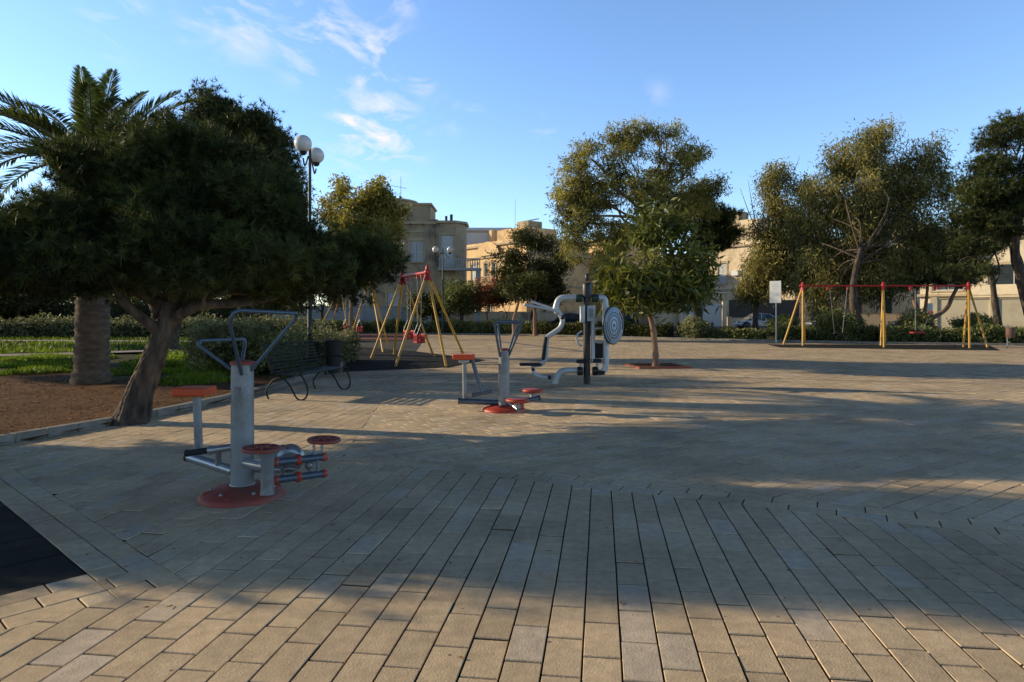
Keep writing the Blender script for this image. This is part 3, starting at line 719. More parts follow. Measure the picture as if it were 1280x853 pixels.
def machine_three():
    D = 14.3; b = G(733.5,480)
    t = thing('exercise_station', 'tall black pole exercise station with white curved tubes, hanging seat and round striped disc', 'exercise machine', b, 0, 'outdoor exercise machines on the plaza')
    q = lambda px,py,dy=0.0: P(px,py,D+dy)
    MB().tube([b, q(733.5,358)], .072, 20).build('pole', m_black, t)
    MB().lathe([(.095,0),(.10,.03),(.10,.26),(.085,.30),(.06,.31)], q(734,372), 20).build('pole_head', m_black, t)
    MB().lathe([(.03,0),(.05,.06),(.045,.14),(.01,.17)], q(734,352), 14).build('pole_tip', m_black, t)
    MB().tube([q(741,452,-.03), q(741.5,382,-.03)], .045, 14).build('side_pole', m_whitetube, t)
    for px in (724,744): MB().lathe([(.075,-.07),(.085,-.05),(.085,.05),(.075,.07)], q(px,373), 16, Matrix.Rotation(PI/2,3,'Y')).build('clamp', m_ggreen, t)
    for (px,py) in ((725,464),(744,464)): MB().lathe([(.08,-.06),(.095,-.04),(.095,.04),(.08,.06)], q(px,py), 16, Matrix.Rotation(PI/2,3,'Y')).build('clamp', m_black, t)
    MB().tube(fillet([q(722,372), q(698,372), q(694,387), q(697,391)], .32,7), .062, 14).build('upper_arm', m_whitetube, t)
    MB().tube([q(696,388,.12), q(664,377,.3)], .03, 10).build('grip_bar', m_whitetube, t)
    MB().tube([q(695,388.5,-.1), q(655,381,-.3)], .03, 10).build('grip_bar', m_whitetube, t)
    for dy in (.0,): MB().sphere(q(703,397,-.03),.05,12,8).build('joint_cap', m_black, t)
    MB().tube(fillet([q(695,386), q(704,399), q(701,410), q(684.5,421)], .16,6), .052, 14).build('seat_arm', m_whitetube, t)
    MB().tube(fillet([q(684.5,420), q(682.5,449), q(678,456), q(664,458)], .12,6), .04, 12).build('seat_frame', m_whitetube, t)
    o = MB(); o.bar(q(682.5,421,-.02), q(678.5,450,-.02), .30, .06, up=(1,0,0)); o.build('backrest', m_blackrub, t, bevel=.02)
    o = MB(); o.box(q(663,455.5,0),(.46,.36,.05)); o.build('seat', m_blackrub, t, bevel=.022)
    MB().tube(fillet([q(666,458), q(668,468), q(676,471.5), q(690,472)], .14,6), .042, 12).build('foot_rest', m_whitetube, t)
    MB().sphere(q(666.5,462,-.02),.04,10,6).build('joint_cap', m_black, t); MB().sphere(q(687,472,-.03),.045,10,6).build('joint_cap', m_black, t)
    MB().tube(fillet([q(724,463), q(702,463), q(695,473), q(694,480)], .25,6), .062, 14).build('lower_arm', m_whitetube, t)
    MB().tube(fillet([q(745,372), q(756,372), q(757.5,392), q(757.5,456), q(754,466), q(743,466)], .26,7), .065, 14).build('right_frame', m_whitetube, t)
    # striped disc
    n = Vector((.78,-.63,0)).normalized(); c = q(766.5,407,-.12)
    R = Matrix((Vector((0,0,1)).cross(n), Vector((0,0,1)), n)).transposed()
    r = .40
    MB().lathe([(r*.97,-.03),(r,-.02),(r,.012),(r*.97,.016)], c, 40, R).build('wheel_rim', m_black, t)
    MB().lathe([(r*.965,.006),(r*.965,.022),(.004,.022)], c, 40, R).build('wheel_face', M('blue_white_disc',(.42,.50,.58),(.36,.44,.52),4,.5), t)
    k = MB()
    for (ra,wd_) in ((.67,.022),(.52,.022),(.30,.022)):
        k.tube([c+R@Vector((math.cos(a)*r*ra,math.sin(a)*r*ra,.022)) for a in np.linspace(0,2*PI,37)[:-1]], wd_*.4, 6, closed=True)
    for (a0,a1) in ((-.25,.9),(2.9,4.3)):
        k.tube([c+R@Vector((math.cos(a)*r*.86,math.sin(a)*r*.86,.022)) for a in np.linspace(a0,a1,14)], .013, 6)
    k.lathe([(.03,.02),(.03,.03),(.002,.03)], c, 12, R); k.build('wheel_groove', m_black, t)
    MB().tube([c-n*.03, q(757,407,0)], .05, 12).build('wheel_hub', m_black, t)
    # panels, ring grip, pads
    o = MB(); o.box(q(728,393,-.08),(.05,.13,.34),.5); o.build('label_plate', m_white, t, bevel=.006)
    o = MB(); o.box(q(738.5,392,-.10),(.15,.012,.32),.1); pl = o.build('instruction_plate', M('plate_white',(.55,.56,.56),(.48,.49,.5),6,.5), t)
    o = MB()
    for i in range(7): o.box(q(738.5,386.5+i*1.7,-.11),(.10,.004,.012),.1)
    o.build('printed_lines', m_black, pl)
    cc = q(729,423.5,-.05)
    MB().tube([cc+Vector((-.02+math.cos(a)*.115,0,math.sin(a)*.15)) for a in np.linspace(PI*.5,PI*1.5,12)], .022, 8).build('ring_grip', m_whitetube, t)
    MB().tube(fillet([q(743,427), q(750,429), q(757,427)],.08,5), .024, 8).build('cross_bar', m_whitetube, t)
    MB().tube([q(743,411), q(757,410)], .022, 8).build('cross_bar', m_whitetube, t)
    o = MB(); o.box(q(748.5,438,.05),(.17,.04,.34)); o.build('back_pad', m_blackrub, t, bevel=.015)
    for (px,py) in ((726,452),(746,451),(750,466)):
        o = MB(); o.box(q(px,py,-.05),(.17,.16,.08),.2); o.build('foot_pad', m_blackrub, t, bevel=.02)
    MB().tube([q(726,455), q(727,462)], .03, 8).build('pad_strut', m_whitetube, t)
    MB().tube([q(747,454), q(746,462)], .03, 8).build('pad_strut', m_whitetube, t)
    for py in (425,):
        o = MB(); o.box(q(741,451,-.02),(.16,.1,.05)); o.build('bracket', m_chain, t, bevel=.01)
machine_three()

# ------------------------------------------------------------------ bench
def bench():
    a = Vector((-3.62,11.55,0)); ln = 1.80
    t = thing('park_bench', 'dark green metal slat bench with curled feet at the kerb behind the nearest machine', 'bench', a, math.atan2(.98,.21)-PI/2)
    # local: x = towards the plaza, y = along the bench
    def side(y):
        return [spline([(-.62,y,0),(-.66,y,.16),(-.52,y,.34),(-.34,y,.36),(-.20,y,.22),(-.10,y,.05),(.0,y,.0),(.10,y,.07),(.11,y,.22),(.02,y,.40),(-.06,y,.43)],6),
                spline([(-.34,y,.36),(-.50,y,.46),(-.60,y,.62),(-.71,y,.95)],6),
                spline([(-.56,y,.62),(-.3,y,.66),(-.06,y,.64),(.04,y,.54),(-.04,y,.43)],6)]
    for y in (.08,ln-.08):
        m = MB()
        for p in side(y): m.tube(p,.015,8)
        m.build('side_frame', m_bench, t, local=True)
    m = MB()
    for i in range(9):
        s_ = i/8; m.box((-.52-.19*s_, ln/2, .47+.47*s_),(.012,ln,.036))
    m.build('backrest', m_bench, t, local=True, bevel=.003)
    m = MB()
    for i in range(8):
        s_ = i/7; m.box((-.46+.48*s_, ln/2, .44-.01*math.sin(s_*PI)),(.045,ln,.018))
    m.build('seat', m_bench, t, local=True, bevel=.003)
    for y in (.55,1.1): m = MB(); m.tube(spline([(.0,y,.425),(-.44,y,.42),(-.54,y,.48),(-.71,y,.88)],5),.012,6); m.build('middle_brace', m_bench, t, local=True)
bench()
b = Vector((-4.35,16.6,.0))
t = thing('litter_bin', 'dark tapered litter bin just beyond the far end of the slat bench', 'bin', b, 0, 'litter bins')
o = MB(); o.lathe([(.13,.03),(.15,.1),(.215,.80),(.222,.82),(.20,.82),(.195,.76),(.01,.74)], b, 20); o.build('body', m_bin, t)
o = MB(); o.tube([b+Vector((math.cos(a)*.22,math.sin(a)*.22,.81)) for a in np.linspace(0,2*PI,25)[:-1]],.014,6,closed=True); o.build('rim', m_black, t)
o = MB(); o.box(b+Vector((-.2,0,.4)),(.05,.06,.86)); o.build('post', m_black, t)
b = G(1263,436)
t = thing('litter_bin', 'small brown round litter bin on a thin post at the right end of the hedge', 'bin', b, 0, 'litter bins')
o = MB(); o.lathe([(.15,.45),(.165,.47),(.17,.86),(.15,.88),(.01,.885)], b, 18); o.build('body', M('brown_bin',(.16,.075,.05),(.1,.05,.035),6,.7), t)
o = MB(); o.tube([b+Vector((0,.17,0)), b+Vector((0,.17,1.0))], .025, 8); o.build('post', m_chain, t)

# ------------------------------------------------------------------ street lamps
def lamp(label, base, az, h, sep_):
    t = thing('street_lamp', label, 'street lamp', base, 0, 'twin globe lamps in the park')
    b = Vector(base); d = Vector((math.cos(az),math.sin(az),0))
    MB().lathe([(.15,0),(.15,.1),(.11,.14),(.10,.75),(.065,.85),(.055,h*.62),(.065,h*.625),(.065,h*.64),(.045,h*.65),(.04,h*.985),(.045,h-.02),(.01,h)], b, 16).build('pole', m_lamp, t)
    for s_ in (-1,1):
        g = b+d*s_*sep_/2+Vector((0,0,h-.12))
        arm = spline([b+Vector((0,0,h-.42)), b+d*s_*sep_*.12+Vector((0,0,h-.34)), b+d*s_*sep_*.24+Vector((0,0,h-.52)), b+d*s_*sep_*.38+Vector((0,0,h-.66)), b+d*s_*sep_*.5+Vector((0,0,h-.50))],5)
        a = MB().tube(arm,.022,8).build('arm', m_lamp, t)
        MB().lathe([(.05,-.30),(.09,-.26),(.10,-.20),(.11,-.19)], g, 16).build('fitter', m_lamp, t)
        MB().sphere(g, .225, 28, 18).build('globe', m_globe, t)
lamp('twin globe lamp on tall dark pole rising behind the slat bench', (-5.5,18.5,0), math.radians(92), 6.05, 1.35)
lamp('twin globe lamp in front of the brown corner house, beyond the left swings', (-4.76,46.8,0), math.radians(8), 5.95, 1.0)
lamp('twin globe lamp behind the right swing frame, against the tall weeping tree', (19.6,36,0), math.radians(-25), 5.25, .50)

# ------------------------------------------------------------------ swings
def leg(parent, apex, foot, r=.036):
    MB().tube([Vector(foot), Vector(foot).lerp(Vector(apex),.97)], r, 12).build('leg', m_yellow, parent)
def chain(mb, a, b, r=.009): mb.tube([a,b], r, 6)
def cradle(t, top, seat_c, ang):
    d = Vector((math.cos(ang),math.sin(ang),0)); n = Vector((-d.y,d.x,0))
    sw = MB(); c = Vector(seat_c)
    R = Matrix((d,n,Vector((0,0,1)))).transposed()
    sw.box(c,(.34,.26,.05),mat=R)
    for s_ in (-1,1): sw.box(c+d*s_*.15+Vector((0,0,.13)),(.03,.26,.05),mat=R); sw.box(c+n*s_*.12+Vector((0,0,.22)),(.34,.03,.06),mat=R)
    for i in range(5):
        for s_ in (-1,1): sw.box(c+n*s_*.12+d*(-.14+.07*i)+Vector((0,0,.11)),(.03,.025,.22),mat=R)
    for i in range(3):
        for s_ in (-1,1): sw.box(c+d*s_*.16+n*(-.08+.08*i)+Vector((0,0,.11)),(.025,.03,.22),mat=R)
    so_ = sw.build('swing_seat', m_redmet, t, bevel=.008)
    ch = MB()
    for s_ in (-1,1):
        k = c+d*s_*.16+Vector((0,0,.55))
        chain(ch, Vector(top)+d*s_*.2, k)
        for q_ in (-1,1): chain(ch, k, c+d*s_*.16+n*q_*.12+Vector((0,0,.24)))
    ch.build('chain', m_chain, so_)
def swing(label, A, B, h, feetA, feetB, seats, loc, kind='cradle'):
    t = thing('swing_frame', label, 'swing', loc, 0, 'yellow legged swing frames')
    A = Vector((A[0],A[1],h)); B = Vector((B[0],B[1],h)); d = (B-A).normalized(); ang = math.atan2(d.y,d.x)
    MB().tube([A-d*.1,B+d*.1], .05, 12).build('top_beam', m_redmet, t)
    for ap,feet in ((A,feetA),(B,feetB)):
        o = MB(); o.sphere(ap,.10,14,8); o.lathe([(.06,.05),(.05,.16),(.02,.22),(.005,.24)],ap,12)
        for f in feet:
            ft = Vector((f[0],f[1],0)); o.tube([ap, ap.lerp(ft,.09)],.05,10)
        o.build('joint', m_redmet, t)
        for f in feet: leg(t, ap, (f[0],f[1],0))
    for (s_,z) in seats:
        top = A.lerp(B,s_)
        for q_ in (-.2,.2): o = MB(); o.box(top+d*q_-Vector((0,0,.09)),(.05,.05,.12),ang); o.build('hanger', m_redmet, t)
        if kind == 'cradle': cradle(t, top-Vector((0,0,.13)), Vector((top.x,top.y,z)), ang)
    return t
swing('nearest swing frame on the left with red beam, yellow legs and two red cradle seats', (-2.44,19.6),(-3.51,21.8),2.66,
      [(-3.22,18.75),(-1.81,18.75),(-1.40,20.95)],[(-4.6,22.2),(-4.15,23.9),(-2.62,22.9)],[(.3,.62),(.72,.70)],(-2.9,20.7,0))
swing('farther swing frame on the left, half hidden below the dark pine crown', (-5.95,28.5),(-9.7,38.5),2.95,
      [(-7.3,30.2),(-4.85,25.6),(-5.4,29.8)],[(-12.0,41.5),(-11.6,43.5),(-9.1,38.0)],[(.3,.62),(.78,.62)],(-7.8,33.5,0))
def swing_right():
    D=31.2; t = thing('swing_frame','wide two bay swing frame on the right with thin red beam and yellow legs','swing',(17,31,0),0,'yellow legged swing frames')
    aps = [P(1003.5,357.5,D), P(1104,357.5,D), P(1210.5,357.5,D)]
    MB().tube([aps[0]-Vector((.15,0,0)),aps[2]+Vector((.15,0,0))], .04, 10).build('top_beam', m_redmet, t)
    feets = [[G(979,431.5),G(1003.5,432.8),G(1006,429)],[G(1101,432.6),G(1105,435),G(1107,430)],[G(1204,434.5),G(1212,436),G(1234.5,434.8)]]
    for ap,fs in zip(aps,feets):
        o = MB(); o.sphere(ap,.11,14,8); o.lathe([(.06,.06),(.05,.15),(.01,.19)],ap,10)
        for f in fs: o.tube([ap, ap.lerp(f,.08)],.055,10)
        o.build('joint', m_redmet, t)
        for f in fs: leg(t, ap, f, .042)
    for px in (1035,1060,1138,1172):
        o = MB(); o.box(P(px,360,D),(.09,.09,.17)); o.build('hanger', m_redmet, t)
    # bay on the right: flat seat tilted, heavy links
    c = P(1147,416,D); o = MB(); o.box(c,(.62,.30,.06),.1); s1 = o.build('swing_seat', m_redmet, t, bevel=.02)
    o = MB(); o.tube([P(1144,361,D), P(1144.5,413,D)], .018, 6); o.tube([P(1176,361,D), P(1153,414,D)], .009, 6); o.build('chain', m_chain, s1)
    o = MB(); o.sphere(P(1146,412,D),.10,10,6); o.build('seat_hub', m_black, s1)
    c = P(1048,417,D); o = MB(); o.box(c,(.46,.2,.04)); s2 = o.build('swing_seat', m_blackrub, t, bevel=.015)
    o = MB(); o.tube([P(1037,361,D), P(1043,416,D)], .009, 6); o.tube([P(1059,361,D), P(1053,416,D)], .009, 6); o.build('chain', m_chain, s2)
swing_right()

# ------------------------------------------------------------------ white sign
b = G(970,428.5); D = b.y
t = thing('notice_sign','white upright notice board on a thin white post left of the right swings','sign',b)
MB().tube([b, P(970,378,D)], .028, 10).build('post', m_white, t)
o = MB(); o.box(P(969.3,365.2,D-.04),(.56,.03,1.1),-.65); bd = o.build('board', m_white, t, bevel=.006)
o = MB()
for i,(wd_,y_) in enumerate(((.22,356),(.28,358.2),(.25,360.4),(.2,362.6))): o.box(P(969.3,y_,D-.04)+Vector((-.6,-.8,0))*.018,(wd_,.004,.025),-.65)
o.build('printed_lines', M('sign_grey',(.45,.45,.45),(.4,.4,.4),5,.7), bd)
# ------------------------------------------------------------------ green park bench back at hedge, posts
b = G(869,423.5); D = b.y
t = thing('park_bench','long dark green bench seen from behind in front of the far hedge','bench',b)
o = MB()
for i in range(4): o.box(P(869,405.5+i*3.4,D),(2.15,.035,.13))
o.build('backrest', m_ggreen, t, bevel=.01)
o = MB(); o.box(P(869,414,D+.3),(2.15,.45,.05)); o.build('seat', m_ggreen, t, bevel=.01)
for px in (848,890):
    o = MB(); o.box(P(px,413,D-.04),(.07,.05,.95)); o.box(P(px,415,D+.3),(.07,.5,.06)); o.box(P(px,419,D+.5),(.07,.05,.42)); o.build('leg', m_black, t)
b = G(807,422); D = b.y
t = thing('utility_post','short grey green square post with sloped cap among the far hedge','post',b)
o = MB(); o.box(b+Vector((0,0,.4)),(.22,.22,.8)); o.build('body', m_galv, t, bevel=.015)
o = MB(); o.box(b+Vector((0,0,.83)),(.28,.28,.05)); o.build('cap', m_chain, t, bevel=.01)
b = P(1163,411,40); b.z = 0
t = thing('marker_post','short round red and white marker post beside the gnarled trunk','post',b)
o = MB(); o.lathe([(.16,0),(.16,.55)],b,14); o.build('lower_band', m_redmet, t)
o = MB(); o.lathe([(.155,.552),(.155,1.0)],b,14); o.build('white_band', m_white, t)
o = MB(); o.lathe([(.16,1.002),(.16,1.5),(.1,1.6),(.01,1.62)],b,14); o.build('upper_band', m_redmet, t)
b = P(1160,395,46); b.z = 0
t = thing('notice_sign','white square panel on a post behind the gnarled trunk under the right pine','sign',b)
o = MB(); o.tube([b, b+Vector((0,.04,1.9))],.03,8); o.build('post', m_chain, t)
o = MB(); o.box(P(1160,385,46),(.62,.04,.62)); o.build('board', m_white, t, bevel=.01)

# ------------------------------------------------------------------ pit around the square tree
c = G(821,458.5); t = thing('tree_pit','low terracotta brick edging around the single tree standing in the paving','tree pit',c)
for k in range(4):
    a = k*PI/2+.12; o = MB(); p = Vector((c.x+math.cos(a)*.68,c.y+math.sin(a)*.68,.022))
    o.box(p,(.10,1.46 if k%2 else 1.26,.05),a); o.build('edging', m_terra, t, bevel=.01)
o = MB(); o.box((c.x,c.y,.015),(1.22,1.22,.03),.12); o.build('soil', m_soil, t)

# ------------------------------------------------------------------ trees
PB = pxblob
# 1 near pine
def px1(mb):
    q = lambda x,y,d: P(x,y,d)
    pts = spline([q(205,418,9.3),q(178,398,9.1),q(155,378,8.9),q(142,352,8.7),q(120,320,8.6)],5); n=len(pts); mb.tube(pts,[.085-.055*i/n for i in range(n)],9)
    pts = spline([q(214,400,9.3),q(250,382,9.2),q(310,378,9.5),q(380,362,10),q(440,345,10.3)],5); n=len(pts); mb.tube(pts,[.085-.06*i/n for i in range(n)],9)
    pts = spline([q(212,395,9.3),q(225,360,9.5),q(240,310,9.8),q(235,240,10)],5); n=len(pts); mb.tube(pts,[.11-.08*i/n for i in range(n)],9)
    pts = spline([q(200,395,9.3),q(188,360,9.5),q(178,310,9.6),q(160,230,9.8)],5); n=len(pts); mb.tube(pts,[.10-.075*i/n for i in range(n)],9)
    mb.tube([q(256,383,9.0),q(254,373,8.95),q(258,368,8.9),q(266,359,8.8)],[.03,.025,.018,.012],7); mb.tube([q(255,373,8.95),q(250,364,8.9),q(244,358,8.85)],[.02,.014,.009],7)
tree('pine_tree','large dark pine with thick leaning trunk beside the kerb on the left', G(168,528),
     [G(160,530)-Vector((0,0,.1)), P(174,492,9.35), P(191,450,9.3), P(205,412,9.3), P(214,378,9.3)], .182,.105,
     [PB(190,195,9.8,70,29.6,0.94),PB(130,240,9.6,75,39.0,0.94),PB(60,290,9.2,85,37.4,1.01),PB(210,270,9.5,110,46.8,1.17),PB(310,270,10,70,46.8,1.01),PB(120,328,8.9,130,26.5,0.94),
      PB(280,326,9.2,110,29.6,1.01),PB(20,340,8.6,70,26.5,0.86),PB(365,320,10.2,60,37.4,0.94),PB(425,326,10.4,50,31.2,0.86),PB(462,325,10.6,34,26.5,0.62),PB(410,355,10.1,60,17.2,0.7),PB(265,205,10.2,60,31.2,0.94),
      PB(-60,300,9,70,42.9,1.01),PB(-110,280,9.4,60,39.0,0.94),PB(240,344,8.9,80,18.7,0.62),PB(330,358,9.8,70,17.2,0.7),PB(90,346,8.7,80,15.6,0.62),PB(150,215,9.5,60,31.2,0.94),PB(230,300,8.9,90,31.2,0.7),PB(390,345,9.7,50,20.3,0.62),PB(160,172,9.9,26,12,0.47),PB(225,168,9.9,22,12,0.47),PB(95,205,9.4,24,14,0.47),PB(345,235,10.2,34,16,0.55),PB(20,300,8.8,40,18,0.62)],
     'needle', l_pine, m_bark, None, 2900, 9, .13, .15, .010, shell=.3, k=24, cone=.62, extra=px1, limbs=True, flare=1.5, flat=.8)
# 2 pine behind it
tree('pine_tree','rounded tall pine crown standing behind the large dark pine, beside the lamp globes', (-13.2,26,0),
     [(-13.2,26,-.1),(-12.9,26,1.5),(-12.2,25.5,3.5),(-11,25,5)], .34,.18,
     [PB(262,140,24,33,24,1.4),PB(240,190,24,30,40,1.4),PB(322,165,24,38,26,1.4),PB(345,205,24,26,38,1.3),PB(285,195,24.5,60,40,1.8),PB(360,270,24,30,50,1.4),PB(300,260,25,70,50,2)],
     'needle', l_pine2, m_bark, None, 1500, 14, .22, .2, .026, shell=.3, k=11, cone=.8, flat=.75)
# 3 pale tree with yellowish crown
tree('ornamental_tree','slender yellow green tree in front of the brown corner house, above the left swings', (-9.5,40,0),
     [(-9.5,40,0),(-9.4,40,2.5),(-9,40,5)], .14,.09,
     [PB(470,245,40,22,30,1.3),PB(450,285,40,40,24,1.4),PB(490,265,40.5,16,24,1.1),PB(440,265,40,26,26,1.3),PB(425,240,41,14,18,1),PB(475,290,40,28,30,1.5),PB(430,300,40,35,25,1.5),PB(415,265,41,14,24,1)],
     'leaf', l_yel, m_bark2, None, 480, 44, .28, .22, .10, .4, shell=.3)
# palm
def palm(label, base, h, ntop, fr, spread):
    t = thing('palm_tree', label, 'palm', base, 0); b = Vector(base)
    n = 90; vs=[]; mb = MB()
    pts = [b+Vector((.05*math.sin(i/n*2),0,h*i/n-.1)) for i in range(n+1)]
    rs = [(.325+.10*max(0,1-i/9)+.03*math.sin(i*PI/1.5)*.5+random.uniform(-.012,.012))*(1-.08*i/n) for i in range(n+1)]
    mb.tube(pts, rs, 28); mb.build('trunk', m_palmb, t)
    top = pts[-1]
    o = MB(); o.lathe([(.33,-.5),(.46,-.1),(.40,.3),(.2,.55),(.02,.7)], top, 18); o.build('crown_shaft', m_palmb, t)
    V=[];Fq=[];T=[]; rm = MB()
    for (az,el,L_,bend) in fr:
        d = Vector((math.cos(az),math.sin(az),0)); pos = top+d*.2+Vector((0,0,.3)); e = el; pts=[pos.copy()]; K=26
        for i in range(K):
            e -= bend/K*(.4+1.2*i/K); pos = pos+(d*math.cos(e)+Vector((0,0,1))*math.sin(e))*L_/K; pts.append(pos.copy())
        rm.tube(pts,[.03*(1-i/(K+1))+.006 for i in range(K+1)],6)
        side = Vector((-d.y,d.x,0))
        for s_ in (-1,1):
            for i in range(110):
                u = .1+.9*(i+random.random())/110; k_ = u*K; i0 = min(int(k_),K-1); p = pts[i0].lerp(pts[i0+1],k_-i0); tg = (pts[i0+1]-pts[i0]).normalized()
                up = side.cross(tg)*-1
                if up.z < 0: up = -up
                l = .50*math.sin(PI*min(1,u*.86+.12))**.6*random.uniform(.85,1.1)
                dd = (side*s_*.85+tg*(.55+.5*u)+up*random.uniform(.1,.55)).normalized()
                w_ = tg*.024
                tip = p+dd*l-Vector((0,0,l*.12))
                bi = len(V); mid = p+dd*l*.5
                V += [p, mid+w_, tip, mid-w_]; Fq.append((bi,bi+1,bi+2,bi+3)); T += [random.betavariate(2,2)]*4
    crown = npmesh('crown', np.array([tuple(v) for v in V]), np.array(Fq), T, l_palm, t)
    rm.build('frond_stem', m_palmb if False else M('frond_rachis',(.20,.20,.09),(.15,.15,.06),6,.5), crown)
    return t
fr = []
rr = random.Random(3)
for (az,el,L_,bd) in ((2.75,.95,2.75,.95),(2.95,.45,2.7,.8),(3.3,.2,2.6,.7),(2.2,1.25,2.3,.35),(1.6,1.42,2.2,.25),(1.2,1.2,2.1,.4),(.5,1.05,2.2,.45),(.75,.95,2.5,.5),(3.6,.5,2.6,.9),(2.5,1.45,2.1,.2)): fr.append((az,el,L_,bd))
for i in range(24): fr.append((i*2.4+.3, rr.uniform(-.3,.9), rr.uniform(2.2,2.7), rr.uniform(.6,1.1)))
bp_ = G(114,481.5)
palm('date palm with stout ringed trunk left of the leaning pine trunk, fronds above the pine', (bp_.x,bp_.y,0), 4.45, 0, fr, 0)

# 4 broadleaf tree in the paving
c = G(820,459)
tree('leafy_tree','small broad leaved tree standing in a terracotta pit in the paving', c,
     [c-Vector((0,0,.05)), P(819,435,18.75), P(815,405,18.7), P(806,375,18.7), P(803,350,18.7)], .092,.055,
     [PB(772,335,18.6,28,34,.8),PB(812,290,18.8,32,34,.8),PB(848,335,18.6,34,34,.9),PB(808,345,18.0,42,34,.7),PB(762,362,18.7,18,20,.6),PB(845,370,18.4,36,20,.7),PB(874,335,19,18,34,.6),PB(795,374,18.3,30,16,.6),PB(872,362,18.9,18,22,.6),PB(842,285,19,22,22,.6)],
     'leaf', l_broad, m_bark3, None, 250, 22, .21, .29, .07, .5, shell=.35, spread=.8, flare=1.25)
# 5 eucalypt behind
b = Vector((8.2,41.5,0))
tree('eucalyptus_tree','broad eucalyptus with golden left side rising behind the broad leaved tree', b,
     [b, b+Vector((-.3,0,2.5)), b+Vector((.1,0,5)), b+Vector((0,0,7.5))], .32,.2,
     [PB(715,235,41,30,38,1.6),PB(735,195,41,22,24,1.3),PB(785,195,41.5,42,42,2),PB(845,200,41.5,36,36,1.9),PB(830,165,41.5,30,14,1.3),PB(790,240,41,65,38,2.2),PB(860,250,42,42,34,2),PB(725,280,41,36,34,1.7),PB(780,290,41,60,34,2),PB(890,235,42,22,22,1.3),PB(775,168,41.5,20,14,1.1),PB(705,262,40.5,20,30,1.2),PB(720,312,40.5,24,22,1.2),PB(760,325,40.8,30,20,1.3),PB(815,250,40,34,34,1.3),PB(870,195,42,20,20,1.2),PB(745,250,41,34,40,1.6),PB(725,215,41,26,26,1.3)],
     'leaf', l_euc, m_bark2, None, 1080, 44, .25, .27, .06, .8, shell=.5)
tree('pine_tree','dark pine whose crown shows right of the eucalyptus, above the white gate', (13.0,47,0),
     [(13,47,0),(12.8,47,2.5),(13,47,4.5)], .28,.18,
     [PB(895,275,47,26,28,1.4),PB(880,300,47,34,20,1.5),PB(910,295,47,17,13,1),PB(865,260,47,25,30,1.4)],
     'needle', l_pine2, m_bark, None, 400, 14, .3, .3, .04, shell=.3, k=10)
# 6 dark bushy tree centre
b = Vector((1.6,49,0))
tree('carob_tree','dense dark rounded tree in the centre background, right of the ochre house', b,
     [b, b+Vector((-.1,0,1.2)), b+Vector((.2,0,2.6))], .22,.16,
     [PB(665,305,49,36,20,1.7),PB(640,330,48.5,28,28,1.5),PB(690,335,49,28,36,1.7),PB(660,350,48.5,45,28,1.9),PB(635,365,48.5,22,16,1.1),PB(690,370,49,24,16,1.2)],
     'leaf', l_dark, m_bark, None, 520, 44, .28, .22, .09, .1, shell=.35)
for i,(px,py0,py1,ln_) in enumerate(((643,408,375,6),(669,412,382,-3),(779,412,385,-4))):
    d=43+i; b=P(px,py0,d); b.z=0
    tree('young_tree', ['slim pale trunk with sparse crown behind the far hedge, left of the black pole station','second pale trunk behind the far hedge, nearest the hanging seat of the station','short pinkish trunk seen just right of the striped disc'][i], b,
      [b, P(px-1,402,d), P(px+ln_*.2,392,d), P(px+ln_,py1,d)], .12,.08, [PB(px+ln_+3,356,d,20,16,1.0),PB(px+ln_-10,366,d,14,10,.8)], 'leaf', l_dark, m_bark3, 'pale trunks behind the far hedge', 70, 40, .25, .2,.08,.2)
# red bushes
for i,(px,py,d,rx,ry) in enumerate(((608,368,50,20,18),(632,362,51,18,22))):
    b=P(px,405,d); b.z=0
    tree('red_shrub', ['low red leaved shrub under the balcony of the corner house','taller red leaved shrub against the ochre house, left of the dark rounded tree'][i], b, [b,b+Vector((.1,0,.8)),b+Vector((0,0,1.6))], .08,.05, [PB(px,py,d,rx,ry,1.1),PB(px-12,py+8,d,rx*.6,ry*.6,.8)], 'leaf', l_red, m_bark3, 'red leaved shrubs', 90, 36, .25, .2,.09,.2, cat='shrub')
# 7 weeping trees on the right
b = G(1078,428)
tree('weeping_tree','tallest drooping pepper tree with leaning trunk behind the right swings', b,
     [b, P(1075,408,b.y), P(1067,380,b.y), P(1068,345,b.y), P(1076,310,b.y)], .27,.10,
     [PB(1090,175,38.5,26,28,1.6),PB(1055,200,38.5,34,32,1.8),PB(1095,220,38.5,38,34,2),PB(1030,250,38,34,34,1.8),PB(1150,205,39,34,32,1.8),PB(1130,245,38.5,36,30,1.9),PB(1080,275,38,50,36,2.2),PB(1040,310,37.5,32,36,1.6),PB(1110,320,38,44,34,1.9),PB(1060,355,37.5,44,26,1.5),PB(1170,240,39,20,30,1.2),PB(1075,295,36.4,42,34,1),PB(1035,345,36.4,34,36,.9),PB(1105,345,36.4,40,34,.9),PB(1080,250,36.8,50,34,1.1),PB(1075,345,36.2,30,22,.8),PB(1008,290,38,28,34,1.3),PB(1012,345,37.5,26,34,1.1),PB(1150,285,38.5,36,30,1.5),PB(1135,330,38.5,34,30,1.3),PB(1030,385,37,24,18,.9)],
     'leaf', l_weep, m_bark, 'drooping trees behind the right swings', 1800, 46, .29, .28, .055, 1.3, shell=.35, flat=1.2)
b = P(944,412,45); b.z=0
def thin(mb):
    for (x,y) in ((925,235),(935,225),(1000,195),(985,210),(960,205)):
        pts = spline([P(955,300,45),P(950+(x-950)*.4,275,45),P(x,y,45)],5); mb.tube(pts,[.06-.05*i/(len(pts)-1) for i in range(len(pts))],5)
